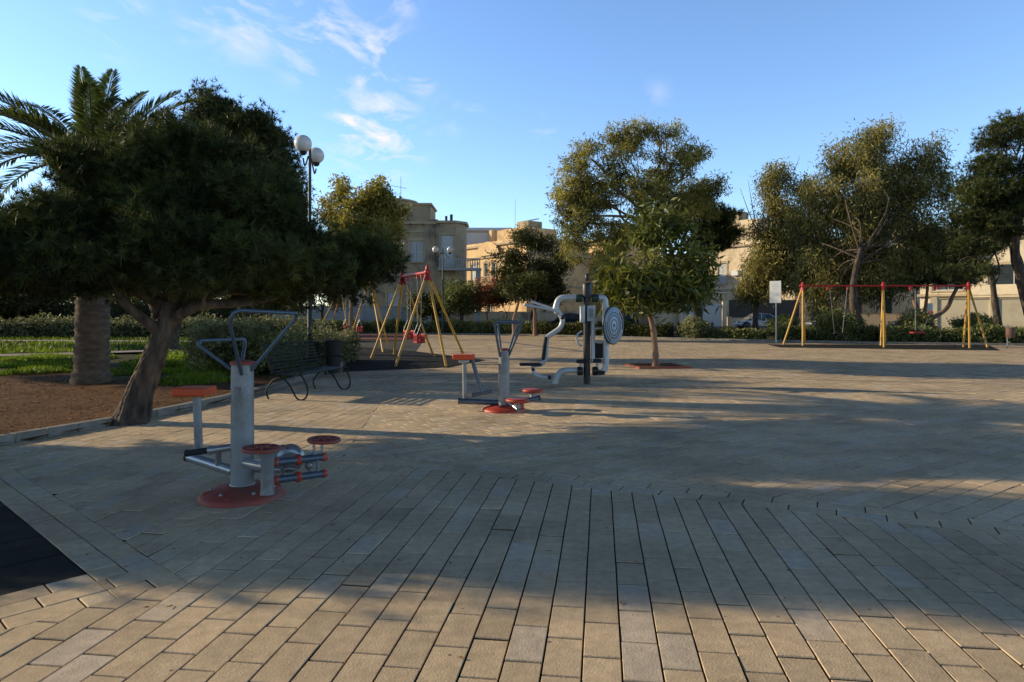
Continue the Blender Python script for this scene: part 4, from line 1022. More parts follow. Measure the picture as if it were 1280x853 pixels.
tree('weeping_tree','narrower drooping tree with two dark stems in front of the white car', b,
     [b, P(945,385,45), P(950,340,45), P(955,300,45)], .2,.13,
     [PB(968,225,45,22,16,1.2),PB(975,260,45,26,28,1.4),PB(960,300,45,24,28,1.3),PB(950,340,44.5,30,30,1.5),PB(985,335,45,24,34,1.3),PB(960,358,44.5,24,16,1.2),PB(1005,240,45,14,16,1),PB(990,285,44.5,20,34,1.2),PB(935,362,44.5,18,16,1)],
     'leaf', l_weep, m_bark, 'drooping trees behind the right swings', 560, 46, .33, .32, .065, 1.2, shell=.35, flat=1.2, extra=thin)
# 8 pines right
b = P(1153,420,39); b.z=0
def gn_(mb):
    q=lambda x,y: P(x,y,39)
    mb.tube(spline([q(1156,402),q(1170,395),q(1184,385),q(1192,368),q(1205,345)],5),[.16-.004*i for i in range(21)],8)
    mb.tube(spline([q(1153,400),q(1146,385),q(1143,372),q(1150,350)],5),[.17-.006*i for i in range(16)],8)
    mb.tube(spline([q(1155,395),q(1158,375),q(1160,350)],5),[.12-.006*i for i in range(11)],8)
tree('pine_tree','low spreading pine with gnarled forked trunk behind the right swing seat', b,
     [b, P(1155,408,39), P(1155,398,39)], .30,.26,
     [PB(1160,325,39.5,36,24,1.8),PB(1190,340,39,30,18,1.5),PB(1130,345,39,30,22,1.5),PB(1205,320,39.5,30,20,1.5),PB(1165,300,40,30,16,1.5)],
     'needle', l_pine2, m_bark3, 'pines on the right', 620, 14, .26, .26, .03, shell=.3, k=11, extra=gn_, limbs=False)
b = Vector((25.4,32.5,0))
tree('pine_tree','tall pine at the right edge with curved bare trunk and dark crown', b,
     [b, P(1290,400,32.5), P(1276,345,32.5), P(1268,305,32.5), P(1278,250,32.5)], .27,.19,
     [PB(1270,160,32.8,30,26,1.5),PB(1240,205,32.8,32,26,1.5),PB(1280,230,32.8,50,36,1.9),PB(1225,255,32.6,36,28,1.5),PB(1260,280,32.6,50,28,1.7),PB(1215,235,33,24,18,1.1),PB(1330,220,32.8,50,50,2),PB(1225,310,32.4,34,14,1.3),PB(1200,275,32.8,22,20,1.1),PB(1210,340,32.4,28,12,1.1),PB(1255,240,32.4,40,34,1.5),PB(1250,175,32.8,26,22,1.3)],
     'needle', l_pine, m_bark, 'pines on the right', 900, 14, .24, .22, .026, shell=.3, k=11)
b = Vector((33,46,0))
tree('pine_tree','background pine filling the gap left of the tall edge pine', b,
     [b, b+Vector((-.3,0,2)), b+Vector((-.6,0,4.5))], .25,.16,
     [PB(1215,300,46,28,24,1.6),PB(1195,315,46,30,18,1.6),PB(1240,290,46,24,26,1.5)], 'needle', l_pine2, m_bark, 'pines on the right', 330, 14, .28, .28, .035, shell=.3, k=10)
# trees at the left outside or behind the pine
for i,(px,py,d,rx,ry,hm) in enumerate(((20,372,42,60,22,l_dark),(90,365,48,70,26,l_dark),(-60,330,30,60,60,l_dark),(150,372,46,40,20,l_dark),(330,372,44,50,24,l_dark),(400,352,50,50,36,l_dark),(540,380,52,26,16,l_dark),(575,370,50,22,24,l_hedge))):
    b=P(px,400,d); b.z=0
    tree('background_tree',['low dark tree behind the lawn at the far left edge','dark rounded tree behind the lawn, left of the palm trunk','dark tree just outside the left edge behind the palm','dark tree glimpsed between palm trunk and pine trunk','dark tree above the hedge behind the nearest machine handles','dark tree behind the lamp pole and farther swing frame','small dark tree in front of the pale wall, left of the middle lamp','small leafy green tree beside the middle lamp pole'][i], b,
      [b, b+Vector((.1,0,.9)), b+Vector((.2,0,2))], .16,.11, [PB(px,py,d,rx,ry,1.8),PB(px-rx*.5,py+5,d,rx*.5,ry*.8,1.4),PB(px+rx*.5,py+6,d,rx*.5,ry*.75,1.4)], 'leaf', hm, m_bark, 'dark trees behind the lawn', 200, 40, .33, .24,.10,.2)
# off-frame neighbours whose shadows fall across the plaza
def off_pine(label, x, y, bl, n):
    b=Vector((x,y,0)); zt=max(q[0][2] for q in bl)
    tree('pine_tree', label, b, [b, b+Vector((.2,.1,zt*.3)), b+Vector((0,0,zt*.7))], .25,.15, bl, 'needle', l_pine2, m_bark, 'pines beyond the left edge', n, 14, .2, .2, .03, shell=.2, k=10)
OFF = True
if OFF:
    off_pine('pine standing outside the left edge, nearest of the unseen row', -10.4, 7.6, [((-10.4+sx*.9,7.86+sy*.5,z),(1.5,.60,.75)) for z in (1.9,2.9,3.9,4.9,5.8) for sx in (-1,1) for sy in (-1,1)]+[((-9.3,6.15,2.0),(1.1,.42,.55)),((-9.9,6.3,2.4),(1.1,.42,.5))], 1900)
    off_pine('second pine outside the left edge along the bed', -20, 19.5, [((-20+1.4*math.sin(k*2.2),19.5+1.5*math.cos(k*1.7),3.2+.55*k),(1.7,1.5,1.1)) for k in range(8)], 800)

# ------------------------------------------------------------------ hedges and shrubs
def hedge(label, pts, wd_, h, n, mat, L=.10, W=.055, cat='hedge', name='hedge', group='hedges around the plaza'):
    pts=[Vector((p[0],p[1],0)) for p in pts]; mid=(pts[0]+pts[-1])/2
    t=thing(name,label,cat,(mid.x,mid.y,0),0,group)
    segs=[(a,b,(b-a).length) for a,b in zip(pts[:-1],pts[1:])]; tot=sum(s[2] for s in segs)
    P_=[];T_=[]
    core=MB()
    for a,b,l in segs:
        k=max(4,int(l/.35)); 
        core.bar(a+Vector((0,0,h*.36)), b+Vector((0,0,h*.36)), wd_*.6, h*.66)
        m=int(n*l/tot); u=RNG.uniform(0,1,m); d=(b-a).normalized(); nn=Vector((-d.y,d.x,0))
        th_=RNG.uniform(0,PI,m); top_=h*(.85+.16*np.sin(u*l*1.7+a.x)+.10*np.sin(u*l*4.3)+RNG.normal(size=m)*.05)
        rad=RNG.uniform(.75,1.05,m)
        cx_=np.cos(th_); cx_=np.sign(cx_)*np.abs(cx_)**.5; sz_=np.sin(th_)**.6
        off=cx_*wd_/2*rad
        z=np.where(RNG.uniform(0,1,m)<.35, RNG.uniform(.03,1,m)*h*.9, sz_*top_*rad)
        off=np.where(z<h*.5,np.sign(off)*np.maximum(np.abs(off),wd_*.33),off)
        x=a.x+(b.x-a.x)*u+nn.x*off; y=a.y+(b.y-a.y)*u+nn.y*off
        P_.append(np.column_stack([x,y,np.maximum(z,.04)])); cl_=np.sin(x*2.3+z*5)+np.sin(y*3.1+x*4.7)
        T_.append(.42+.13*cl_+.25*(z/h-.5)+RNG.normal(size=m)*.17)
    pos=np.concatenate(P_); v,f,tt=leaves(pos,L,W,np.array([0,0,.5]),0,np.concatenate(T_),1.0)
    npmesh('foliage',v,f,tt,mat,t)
    core.build('twig_mass', M('hedge_core_'+str(len(bpy.data.materials)),(.02,.022,.010),(.03,.03,.015),6,.95), t)
    return t
def offs(pts,k): return [(p[0],p[1]+k) for p in pts]
hedge('clipped hedge along the far edge of the plaza behind the left swings', [(-13,48.0),(-3,47.6),(1.6,45.2)], 1.3,.95, 15000, l_hedge, .17,.09)
hedge('shaded low hedge along the far edge behind the black pole station', [(1.8,45.0),(5.5,42.2),(9.2,39.4)], 1.2,.85, 11000, l_dark, .17,.09)
hedge('hedge along the far edge under the white car, left of the notice board', [(10.2,38.6),(13.6,36.6)], 1.2,.58, 6000, l_hedge, .15,.08)
hedge('hedge running behind the right swing frame', [(14.2,36.4),(18.2,34.0),(24.2,32.0),(27.5,31.2)], 1.4,.85, 15000, l_hedge, .14,.08)
hedge('pale dusty hedge behind the slat bench', [(-6.9,17.2),(-5.5,18.0),(-5.4,21.5)], 1.3,1.05, 11000, l_hedge2, .085,.045)
hedge('long hedge across the lawn behind the palm trunk', [(-40,38.5),(-26,38.5),(-13,37.5),(-9.8,36.0)], 1.8,1.3, 17000, l_hedge2, .17,.09)
hedge('dark hedge strip at the back of the lawn on the far left', [(-46,43.5),(-16,43.0)], 1.8,2.9, 14000, l_dark, .2,.1)
def shrub(label,c,r,h,n,mat,L=.12,W=.06,group='shrubs'):
    b=Vector((c[0],c[1],0)); bl=[]
    for k in range(6):
        a=k*1.05; bl.append(((b.x+math.cos(a)*r*.45,b.y+math.sin(a)*r*.45,h*random.uniform(.40,.62)),(r*.5,r*.5,h*.36)))
    t=tree('shrub',label,b,[b,b+Vector((0,0,h*.15)),b+Vector((0,0,h*.3))],.05,.035,bl,'leaf',mat,m_bark,group,int(n/40),40,.14,L,W,.1,cat='shrub')
shrub('bushy pale green shrub behind the nearest machine, left of the bench', (-7.0,16.6),1.15,1.5,12000,l_hedge2,.085,.045)
shrub('darker shrub right behind the bench and the nearest machine', (-5.75,16.2),.8,1.15,7000,l_hedge,.085,.045)
shrub('upright bush in front of the hedge between the two left frames of the right swings', (16.4,34.3),1.25,2.0,6000,l_hedge,.14,.07)
shrub('bush behind the middle legs of the right swings', (20.8,35.0),1.0,1.9,4500,l_hedge,.14,.07)
shrub('rounded bush at the left end of the hedge by the white car', (9.6+.6,38.0),.8,1.25,4000,l_hedge2,.13,.07)
shrub('olive bush beside the notice board and left swing leg', (14.9,37.4),.9,1.7,4000,l_hedge,.14,.07)
shrub('bush behind the right swing seat', (23.6,34.6),1.1,1.6,4500,l_hedge,.14,.07)

# ------------------------------------------------------------------ buildings
def building(name,label,cat,x,y,rot,w_,dep,h,mat,front=(),left=(),right=(),bands=(),parapet=.5,group=None,trim=m_trim):
    t=thing(name,label,cat,(x,y,0),rot,group); mb=MB()
    def face(W_,T,ops):
        xs=sorted(set([0,W_]+[v for o in ops for v in (o[0],o[1])])); zs=sorted(set([0,h]+[v for o in ops for v in (o[2],o[3])]))
        for i in range(len(xs)-1):
            for j in range(len(zs)-1):
                cx_,cz_=(xs[i]+xs[i+1])/2,(zs[j]+zs[j+1])/2
                if any(o[0]<cx_<o[1] and o[2]<cz_<o[3] for o in ops): continue
                mb.add([T(xs[i],0,zs[j]),T(xs[i+1],0,zs[j]),T(xs[i+1],0,zs[j+1]),T(xs[i],0,zs[j+1])],[(0,1,2,3)])
        for o in ops:
            a,b,c,d=o[:4]; r_=.22
            for q in (((a,c),(b,c)),((b,c),(b,d)),((b,d),(a,d)),((a,d),(a,c))):
                mb.add([T(q[0][0],0,q[0][1]),T(q[1][0],0,q[1][1]),T(q[1][0],r_,q[1][1]),T(q[0][0],r_,q[0][1])],[(0,1,2,3)])
    TF=lambda s,tt,z:(s,tt,z); TL=lambda s,tt,z:(tt,dep-s,z); TR=lambda s,tt,z:(w_-tt,s,z)
    face(w_,TF,front); face(dep,TL,left); face(dep,TR,right)
    mb.add([(0,dep,0),(w_,dep,0),(w_,dep,h),(0,dep,h)],[(3,2,1,0)]); mb.add([(0,0,h-.02),(w_,0,h-.02),(w_,dep,h-.02),(0,dep,h-.02)],[(0,1,2,3)])
    mb.build('wall',mat,t,local=True)
    def ring(z0,z1,o_,nm):
        k=MB()
        k.box((w_/2,-o_/2-.003,(z0+z1)/2),(w_+2*o_,o_,z1-z0)); k.box((-o_/2-.003,dep/2,(z0+z1)/2),(o_,dep-.01,z1-z0)); k.box((w_+o_/2+.003,dep/2,(z0+z1)/2),(o_,dep-.01,z1-z0)); k.box((w_/2,dep+o_/2+.003,(z0+z1)/2),(w_+2*o_,o_,z1-z0))
        k.build(nm,trim,t,local=True)
    for (z0,z1,o_) in bands: ring(z0,z1,o_,'cornice')
    if parapet:
        k=MB(); th=.25
        k.box((w_/2,th/2+.01,h+parapet/2),(w_-.02,th,parapet)); k.box((w_/2,dep-th/2-.01,h+parapet/2),(w_-.02,th,parapet)); k.box((th/2+.01,dep/2,h+parapet/2),(th,dep-2*th-.04,parapet)); k.box((w_-th/2-.01,dep/2,h+parapet/2),(th,dep-2*th-.04,parapet))
        k.build('parapet',mat,t,local=True)
    for T,ops in ((TF,front),(TL,left),(TR,right)):
        for o in ops:
            a,b,c,d=o[:4]; kind=o[4] if len(o)>4 else 'w'
            def bx(mbx,s0,s1,t0,t1,z0,z1):
                p=[T(s,t_,z) for s,t_,z in ((s0,t0,z0),(s1,t0,z0),(s1,t1,z0),(s0,t1,z0),(s0,t0,z1),(s1,t0,z1),(s1,t1,z1),(s0,t1,z1))]
                mbx.add(p,[(3,2,1,0),(4,5,6,7),(0,1,5,4),(1,2,6,5),(2,3,7,6),(3,0,4,7)])
            fm=MB(); e=.08
            bx(fm,a,a+e,.10,.17,c,d); bx(fm,b-e,b,.10,.17,c,d); bx(fm,a+e,b-e,.10,.17,d-e,d); bx(fm,a+e,b-e,.10,.17,c,c+e)
            mid=(a+b)/2
            if kind=='w':
                bx(fm,mid-.03,mid+.03,.11,.165,c+e,d-e)
                wd_=fm.build('window',m_shut,t,local=True); g=MB(); bx(g,a+.01,b-.01,.18,.2,c+.01,d-.01); g.build('pane',m_glass,wd_,local=True)
                su=MB(); bx(su,a-.18,b+.18,-.12,.06,c-.14,c-.003); su.build('sill',trim,wd_,local=True)
                sr=MB(); bx(sr,a-.16,a-.004,-.05,.05,c,d); bx(sr,b+.004,b+.16,-.05,.05,c,d); bx(sr,a-.22,b+.22,-.09,.05,d+.003,d+.22); sr.build('surround',trim,wd_,local=True)
            elif kind=='s':
                wd_=fm.build('window',m_shut,t,local=True); g=MB(); bx(g,a+.01,b-.01,.18,.2,c+.01,d-.01); g.build('pane',m_glass,wd_,local=True)
                for (s0,s1) in ((a+.03,mid-.02),(mid+.02,b-.03)):
                    sh=MB(); bx(sh,s0,s0+.06,.03,.08,c+.03,d-.03); bx(sh,s1-.06,s1,.03,.08,c+.03,d-.03); zz_=c+.05
                    for q in (c+.03,(c+d)/2-.04,d-.11): bx(sh,s0+.06,s1-.06,.03,.08,q,q+.08)
                    while zz_<d-.1: bx(sh,s0+.06,s1-.06,.045,.07,zz_,zz_+.075); zz_+=.10
                    sh.build('shutter',m_shut,wd_,local=True)
                su=MB(); bx(su,a-.2,b+.2,-.14,.02,c-.16,c-.003); su.build('sill',trim,wd_,local=True)
                sr=MB(); bx(sr,a-.2,a-.004,-.06,.02,c,d); bx(sr,b+.004,b+.2,-.06,.02,c,d); bx(sr,a-.28,b+.28,-.12,.02,d+.003,d+.28); sr.build('surround',trim,wd_,local=True)
            else:
                dr=MB(); bx(dr,a+e,b-e,.13,.18,c,d-e); do=fm.build('door_frame',m_shut,t,local=True); dr.build('door',m_ggreen if kind=='d' else m_bark2,do,local=True)
    return t
def part(t,nm,mat,fn,bevel=0):
    m=MB(); fn(m); return m.build(nm,mat,t,local=True,bevel=bevel)
# A corner villa (brown weathered)
A=building('corner_house','weathered brown corner house with white shutters and rounded roof blocks behind the left swings','house',-17.5,65,0,10.4,11,10.0,m_lime2,
   front=[(5.6,6.8,1.0,3.4,'s'),(2.4,3.6,1.0,3.4,'s'),(7.75,8.95,6.4,8.35,'s'),(3.6,4.8,6.4,8.35,'s')],right=[(4.5,5.7,6.2,8.4,'s')],bands=[(5.0,5.25,.12),(9.15,9.3,.10),(9.95,10.18,.28)],parapet=.42)
def bay(m):
    pl=[(10.55,-.45),(12.1,-.45),(12.95,.5),(12.95,3.0),(10.55,3.0)]
    m.prism([(x,y,0) for x,y in pl],(0,0,0),(0,0,10.0))
part(A,'bay',m_lime2,bay)
part(A,'bay_cornice',m_trim,lambda m:m.prism([(x,y,10.003) for x,y in ((10.35,-.7),(12.2,-.7),(13.2,.4),(13.2,3.0),(10.35,3.0))],(0,0,10.003),(0,0,10.22)))
part(A,'pilaster',m_lime2,lambda m:(m.box((9.75,-.13,5),(1.0,.24,9.9)),m.box((10.42,-.3,5),(.24,.3,9.9))))
part(A,'roof_block',m_lime2,lambda m:m.box((7.6,3.0,10.95),(4.0,4.5,1.9)))
part(A,'roof_block_cornice',m_trim,lambda m:m.box((7.6,3.0,12.0),(4.3,4.8,.18)))
part(A,'roof_block',m_lime2,lambda m:m.lathe([(2.6,10.0),(2.6,12.75)],(5.0,5.2,0),20,smooth=False))
part(A,'roof_block_cornice',m_trim,lambda m:m.lathe([(2.6,12.753),(2.8,12.76),(2.8,12.9),(2.6,12.95)],(5.0,5.2,0),20,smooth=False))
part(A,'roof_window',m_white,lambda m:m.box((6.7,.72,11.0),(.95,.06,.75)))
part(A,'chimney',m_black,lambda m:(m.lathe([(.12,10.2),(.12,10.9)],(11.1,1.2,0),10),m.lathe([(.14,10.2),(.14,11.05)],(11.6,1.2,0),10)))
part(A,'aerial',m_chain,lambda m:(m.tube([(6.3,3.5,12.0),(6.3,3.5,15.2)],.03,5),m.tube([(5.3,3.5,14.3),(6.9,3.5,14.0)],.02,5),*[m.tube([(5.4+.3*i,3.2,14.3-.05*i),(5.4+.3*i,3.8,14.3-.05*i)],.015,4) for i in range(5)]))
tw=part(A,'tall_window',m_shut,lambda m:(m.box((11.35,-.48,7.3),(1.15,.05,3.0)),*[m.box((10.85+.2*i,-.52,7.3),(.035,.03,2.9)) for i in range(6)]))
part(A,'window_surround',m_trim,lambda m:(m.box((10.68,-.52,7.3),(.14,.14,3.1)),m.box((12.02,-.52,7.3),(.14,.14,3.1)),m.box((11.35,-.54,8.95),(1.6,.18,.2))))
bal=part(A,'balcony',m_grwall,lambda m:(m.box((12.6,-1.1,5.55),(4.0,1.3,.22)),m.box((12.6,-1.66,6.5),(4.0,.12,.1)),*[m.box((10.75+.22*i,-1.66,6.05),(.09,.08,.80)) for i in range(18)]))
part(A,'balcony_pillar',m_grwall,lambda m:m.box((14.35,-1.4,2.72),(.45,.45,5.44)))
part(A,'drainpipe',m_chain,lambda m:m.tube([(9.2,-.08,.2),(9.2,-.08,9.8)],.05,6))
# B ochre house, faces left
Bh=building('ochre_house','sunlit ochre stone house with arched gable between corner house and dark rounded tree','house',-5.8,87,math.radians(-52),11,9,8.6,m_orangew,
   front=[(1.0,2.1,1.2,3.4,'s'),(3.5,4.3,4.7,6.7,'w'),(5.0,5.9,4.7,6.7,'w'),(1.0,2.0,4.7,6.7,'s'),(7.4,8.4,4.7,6.7,'s'),(4.0,5.2,1.2,3.2,'w')],left=[(1.5,2.7,1.2,3.4,'s'),(1.5,2.7,4.6,6.7,'w'),(5,6.2,4.6,6.7,'w')],bands=[(4.0,4.2,.12),(7.3,7.5,.22),(8.55,8.75,.28)],parapet=.45)
part(Bh,'balcony',m_trim,lambda m:(m.box((4.7,-.55,4.35),(3.4,.9,.14)),m.box((4.7,-.96,5.2),(3.4,.07,.07)),*[m.box((3.1+.2*i,-.96,4.8),(.05,.05,.74)) for i in range(17)]))
part(Bh,'arched_gable',m_orangew,lambda m:m.prism([(4.6+2.1*math.cos(a),-.40,7.55+1.5*math.sin(a)) for a in np.linspace(0,PI,16)],(0,-.40,0),(0,-.31,0)))
part(Bh,'roof_block',m_orangew,lambda m:m.box((5.6,4.4,9.6),(5.0,4.6,1.9)))
Bh.scale=(1.1,1.1,1.12)
part(Bh,'chimney',m_orangew,lambda m:m.box((1.6,2.5,9.8),(.5,.5,1.9)))
part(Bh,'water_tank_house',m_lime2,lambda m:m.box((6.4,4.2,10.95),(2.0,2.0,.8)))
part(Bh,'solar_panel',m_roofg,lambda m:m.box((6.4,4.0,11.5),(2.1,1.5,.12),mat=Matrix.Rotation(.22,3,'X')))
part(Bh,'aerial',m_chain,lambda m:m.tube([(3.4,4.5,10.5),(3.4,4.5,14.3)],.03,5))
building('glazed_house','pale house with glazed roof room just visible behind the corner house','house',-9,88,0,9,8,12.0,m_wwall,front=[(6,7.2,8.4,10.4,'w')],bands=[(11.9,12.1,.2)])
# C building seen behind eucalyptus
Ch=building('stone_house','tall ochre stone house seen in gaps behind the eucalyptus','house',6.5,93,math.radians(-52),10,9,10.4,m_orangew,front=[(1,2.1,1.2,3.2,'s'),(1,2.1,5,7.2,'s'),(4,5.1,5,7.2,'w'),(6.6,7.7,5,7.2,'w')],left=[(2,3.1,5,7.2,'w')],bands=[(4.2,4.4,.1),(8.6,8.8,.2),(10.3,10.5,.25)])
building('stone_house','plain limestone house in the gap between eucalyptus and white gate','house',15.5,99,math.radians(-42),13,9,9.0,m_lime,front=[(1.5,2.6,4.6,6.6,'s'),(4.5,5.6,4.6,6.6,'w')],bands=[(7.5,7.7,.2)])
# D
Dh=building('villa','limestone villa with stepped roof and balustrade behind the white gate','house',21.8,82,math.radians(-52),13,10,9.0,m_lime,
   front=[(1.2,2.2,4.9,7.2,'w'),(3.6,4.7,4.9,7.2,'s'),(7.8,8.9,4.6,7.3,'s'),(1.0,2.2,1.2,3.2,'s'),(7.6,9.0,.2,3.0,'d')],left=[(2,3,4.9,7.2,'w'),(5.5,6.5,4.9,7.2,'s'),(5.2,6.4,1.2,3.2,'s')],bands=[(4.0,4.2,.12),(8.95,9.15,.28)],parapet=.8)
part(Dh,'roof_block',m_lime,lambda m:m.box((4.6,4.4,10.6),(6.0,5.5,3.2)))
part(Dh,'balustrade',m_trim,lambda m:(m.box((5.5,-.05,10.45),(7,.2,.16)),*[m.box((2.2+.42*i,-.05,10.05),(.16,.14,.66)) for i in range(17)]))
part(Dh,'roof_hut',m_lime2,lambda m:m.box((3.0,4.5,12.9),(2.0,2.0,1.4)))
# E
Eh=building('villa','cream villa with tall white window behind the wide swing frame','house',39.5,82,math.radians(-52),13,10,9.6,m_cream,
   front=[(1.5,2.7,4.8,7.4,'w'),(4.6,5.8,4.8,7.4,'w'),(8.6,9.8,4.8,7.4,'s'),(1.2,2.6,.8,3.4,'w'),(4.6,6.0,.2,3.2,'d'),(8.4,10,.8,3.4,'s')],left=[(2,3.2,4.8,7.4,'s'),(6,7.2,4.8,7.4,'w')],bands=[(4.0,4.25,.15),(9.55,9.75,.3)],parapet=.7)
part(Eh,'roof_block',m_cream,lambda m:m.box((6,5,10.6),(5,5,2.0)))
part(Eh,'roof_tank',m_redmet,lambda m:m.lathe([(.6,11.6),(.6,12.8),(.1,13.0)],(5.2,4,0),12))
building('stone_house','low brown house behind the gnarled pine on the right','house',52,88,math.radians(-52),13,9,10.8,m_orangew,front=[(1.5,2.7,4.8,7,'s'),(5,6.2,4.8,7,'w')],left=[(3,4.2,4.8,7,'w')],bands=[(10.7,10.9,.25)])
# F cream modern house at right with wall
Fh=building('modern_house','bright cream house with wide shaded balcony at the right edge','house',36.0,60,math.radians(-52),18,10,7.6,m_cream,
   front=[(1.0,3.4,3.4,5.2,'w'),(5.2,8.6,3.4,5.4,'w'),(10.4,12.6,3.4,5.4,'s'),(1.2,2.6,.8,2.4,'w'),(6,7.2,.0,2.2,'d')],left=[(2,3.6,3.4,5.2,'w'),(6,7.4,3.4,5.2,'s')],bands=[(2.9,3.12,.35),(7.5,7.75,.4)],parapet=.5)
part(Fh,'balcony',m_cream,lambda m:(m.box((7,-.75,2.85),(5.4,1.1,.2)),m.box((7,-1.24,3.3),(5.4,.12,.9))))
part(Fh,'upper_storey',m_cream,lambda m:m.box((10,4.8,9.2),(9,6.5,3.0)))
for H,spots in ((A,((1.6,5.9),(5.2,9.4))),(Bh,((3.0,3.5),(8.8,6.2))),(Dh,((6.0,6.0),)),(Eh,((3.6,6.2),(7.4,7.6))),(Fh,((4.4,6.3),(13.4,6.2)))):
    for (sx,sz) in spots:
        part(H,'air_conditioner',m_white,lambda m:m.box((sx,-.19,sz),(.85,.34,.6)),.02)
    part(H,'drainpipe',m_chain,lambda m:m.tube([(spots[0][0]+.75,-.07,.1),(spots[0][0]+.75,-.07,7.0)],.05,6))
for H,(tx,ty,tz) in ((A,(3.0,6,10.0)),(Dh,(9,5,9.0)),(Eh,(10,5,9.6)),(Fh,(3,6,7.6)),(Ch,(4,5,10.4))):
    part(H,'water_tank',m_chain,lambda m:m.lathe([(.55,tz),(.55,tz+1.3),(.1,tz+1.45)],(tx,ty,0),14))
    part(H,'aerial',m_chain,lambda m:(m.tube([(tx+1.5,ty,tz),(tx+1.5,ty,tz+3.2)],.03,5),*[m.tube([(tx+1.0+.25*i,ty-.35,tz+2.9),(tx+1.0+.25*i,ty+.35,tz+2.9)],.015,4) for i in range(5)]))
# side return walls, fences, gates
def wall(name,label,a,b,h,th,mat,capm=None,cat='wall'):
    a,b=Vector((a[0],a[1],0)),Vector((b[0],b[1],0)); t=thing(name,label,cat,(a+b)/2)
    MB().bar(a+Vector((0,0,h/2)),b+Vector((0,0,h/2)),th,h).build('wall',mat,t)
    MB().bar(a+Vector((0,0,h+.053)),b+Vector((0,0,h+.053)),th+.12,.1).build('coping',capm or m_trim,t)
    d=(b-a); n=max(2,int(d.length/3.5))
    for i in range(n+1):
        o=MB(); o.box(a+d*(i/n)+Vector((0,0,h/2+.04)),(th+.18,th+.18,h+.28),math.atan2(d.y,d.x)); o.build('pier',mat,t)
    return t
wall('boundary_wall','long pale garden wall behind the far hedge on the left',(-24,61),(-6.5,61),2.0,.25,m_grwall)
wall('boundary_wall','low stone wall in front of the ochre house behind the dark rounded tree',(-5,69.8),(18.4,69.8),1.5,.25,m_lime)
wall('boundary_wall','cream boundary wall of the bright house behind the hedge at right',(33.8,54.5),(47,46),2.55,.3,m_cream)
b=Vector((19.6,69.2,0)); t=thing('white_gate','wide white sheet gate between piers under the limestone villa','gate',b)
o=MB(); o.box(b+Vector((-.2,0,1.25)),(3.9,.06,2.3)); o.build('panel',m_white,t)
o=MB()
for i in range(14): o.box(b+Vector((-2.0+.28*i,-.045,1.25)),(.05,.03,2.26))
o.build('rib',m_white,t)
for sx in (-2.4,2.0): o=MB(); o.box(b+Vector((sx,0,1.3)),(.4,.4,2.6)); o.box(b+Vector((sx,0,2.66)),(.5,.5,.12)); o.build('pier',m_cream,t)
t=wall('boundary_wall','low cream wall topped by dark fence behind the white car',(22.2,69.6),(29.5,69.6),.9,.25,m_cream)
o=MB()
o.box((25.8,69.6,1.9),(7.2,.05,1.8)); o.build('dark_screen',m_black,t)
wall('boundary_wall','stone wall along the street behind the middle legs of the wide swing frame',(30.2,69.8),(46,69.8),1.3,.25,m_cream)
b=Vector((20.6,71.5,0)); t=thing('carport','small canopy with thin legs behind the white gate','canopy',b)
o=MB(); o.box(b+Vector((0,0,3.6)),(3.4,2.2,.1)); o.build('roof',m_white,t)
for sx in (-1.6,1.6):
    for sy in (-1,1): o=MB(); o.box(b+Vector((sx,sy,1.77)),(.09,.09,3.55)); o.build('leg',m_trim,t)

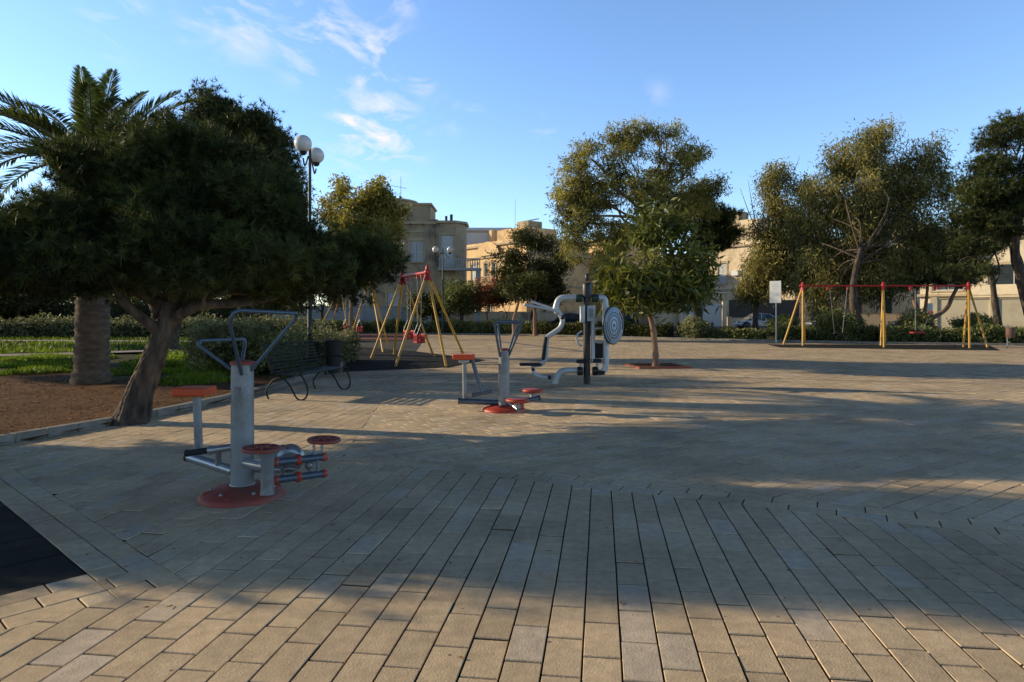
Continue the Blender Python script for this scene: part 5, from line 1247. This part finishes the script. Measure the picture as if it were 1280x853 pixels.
# ------------------------------------------------------------------ cars
def car(label,x,y,rz,paint,estate=False,grp='cars parked along the street'):
    t=thing('parked_car',label,'car',(x,y,-.03),rz,grp); L_=4.2
    prof=[(-2.1,.42,.62,.66),(-2.02,.30,.80,.78),(-1.6,.22,.92,.84),(-.9,.2,.96,.86),(0,.2,.95,.87),(.8,.2,.93,.86),(1.3,.22,.86,.84),(1.85,.28,.72,.78),(2.1,.42,.58,.62)]
    m=MB(); vs=[];fs=[];K=8
    for (px,zb,zt,hw) in prof:
        vs+=[(px,-hw*.93,zb),(px,-hw,zb+.12),(px,-hw,(zb+zt)/2+.05),(px,-hw*.93,zt),(px,hw*.93,zt),(px,hw,(zb+zt)/2+.05),(px,hw,zb+.12),(px,hw*.93,zb)]
    for i in range(len(prof)-1):
        for k in range(K): fs.append((i*K+k,i*K+(k+1)%K,(i+1)*K+(k+1)%K,(i+1)*K+k))
    fs+=[tuple(range(K-1,-1,-1)),tuple(range((len(prof)-1)*K,len(prof)*K))]
    m.add(vs,fs,True); o=m.build('body',paint,t,local=True)
    sd_=o.modifiers.new('sub','SUBSURF'); sd_.levels=2; sd_.render_levels=2
    rx=(-1.95,-1.5) if estate else (-1.7,-.85)
    m=MB(); vs=[];fs=[]
    gh=[(rx[0],.90,.90,.72),(rx[1],.90,1.42,.58),(-.1,.90,1.47,.60),(.35,.90,1.42,.59),(1.15,.88,.90,.70)]
    for (px,zb,zt,hw) in gh: vs+=[(px,-.74,zb),(px,-hw,zt),(px,hw,zt),(px,.74,zb)]
    for i in range(4):
        for k in range(3): fs.append((i*4+k,i*4+k+1,i*4+k+5,i*4+k+4))
    m.add(vs,fs,False); m.build('window',m_glass,t,local=True)
    m=MB(); vs=[];fs=[]
    for (px,z,hw) in ((rx[1]-.12,1.36,.56),(rx[1]+.1,1.445,.60),(-.1,1.49,.62),(.25,1.46,.61),(.42,1.38,.57)): vs+=[(px,-hw,z-.035),(px,-hw*.9,z),(px,hw*.9,z),(px,hw,z-.035)]
    for i in range(4):
        for k in range(3): fs.append((i*4+k,i*4+k+1,i*4+k+5,i*4+k+4))
    m.add(vs,fs,True); m.build('roof',paint,t,local=True)
    for s_ in (-1,1):
        m=MB()
        for pts in ([(rx[0],s_*.75,.90),(rx[1],s_*.60,1.43)],[(-.1,s_*.76,.90),(-.12,s_*.625,1.45)],[(1.15,s_*.73,.88),(.38,s_*.605,1.41)]): m.bar(pts[0],pts[1],.05,.05)
        m.build('pillar',paint,t,local=True)
        for wx in (-1.3,1.32):
            w_=MB().lathe([(.18,-.1),(.30,-.1),(.32,-.07),(.32,.07),(.30,.1),(.18,.1)],(wx,s_*.76,.32),24,Matrix.Rotation(PI/2,3,'X')); wo_=w_.build('wheel',m_tyre,t,local=True)
            r_=MB().lathe([(.19,-.09),(.2,0),(.19,.105),(.05,.09),(.01,.1)],(wx,s_*.76,.32),18,Matrix.Rotation(-s_*PI/2 if s_>0 else PI/2,3,'X')); r_.build('rim',m_carg,wo_,local=True)
            a=MB(); a.tube([(wx+math.cos(q)*.36,s_*.845,.32+math.sin(q)*.36) for q in np.linspace(0,PI,14)],.03,6); a.build('wheel_arch',m_tyre,t,local=True)
        h=MB(); h.sphere((1.93,s_*.56,.62),.12,10,6); h.build('headlight',m_glass,t,local=True)
        h=MB(); h.box((-2.04,s_*.62,.74),(.06,.2,.14)); h.build('tail_light',m_redmet,t,local=True,bevel=.02)
        h=MB(); h.box((.86,s_*.92,.96),(.12,.16,.11)); h.build('mirror',paint,t,local=True,bevel=.03)
    return t
car('small white car parked on the street beyond the hedge, left of the notice board',22.8,63.2,PI+.03,m_carw)
car('dark car parked behind the black pole station',5.1,62.5,PI,m_card)
car('dark hatchback parked behind the wide swing seat at right',37.2,63.0,PI-.1,m_card,True)
car('silver car parked behind the upright bush near the left swing leg at right',29.6,63.4,PI,m_carg,True)
car('dark estate car behind the striped disc of the station',10.0,63,PI,m_card,True)
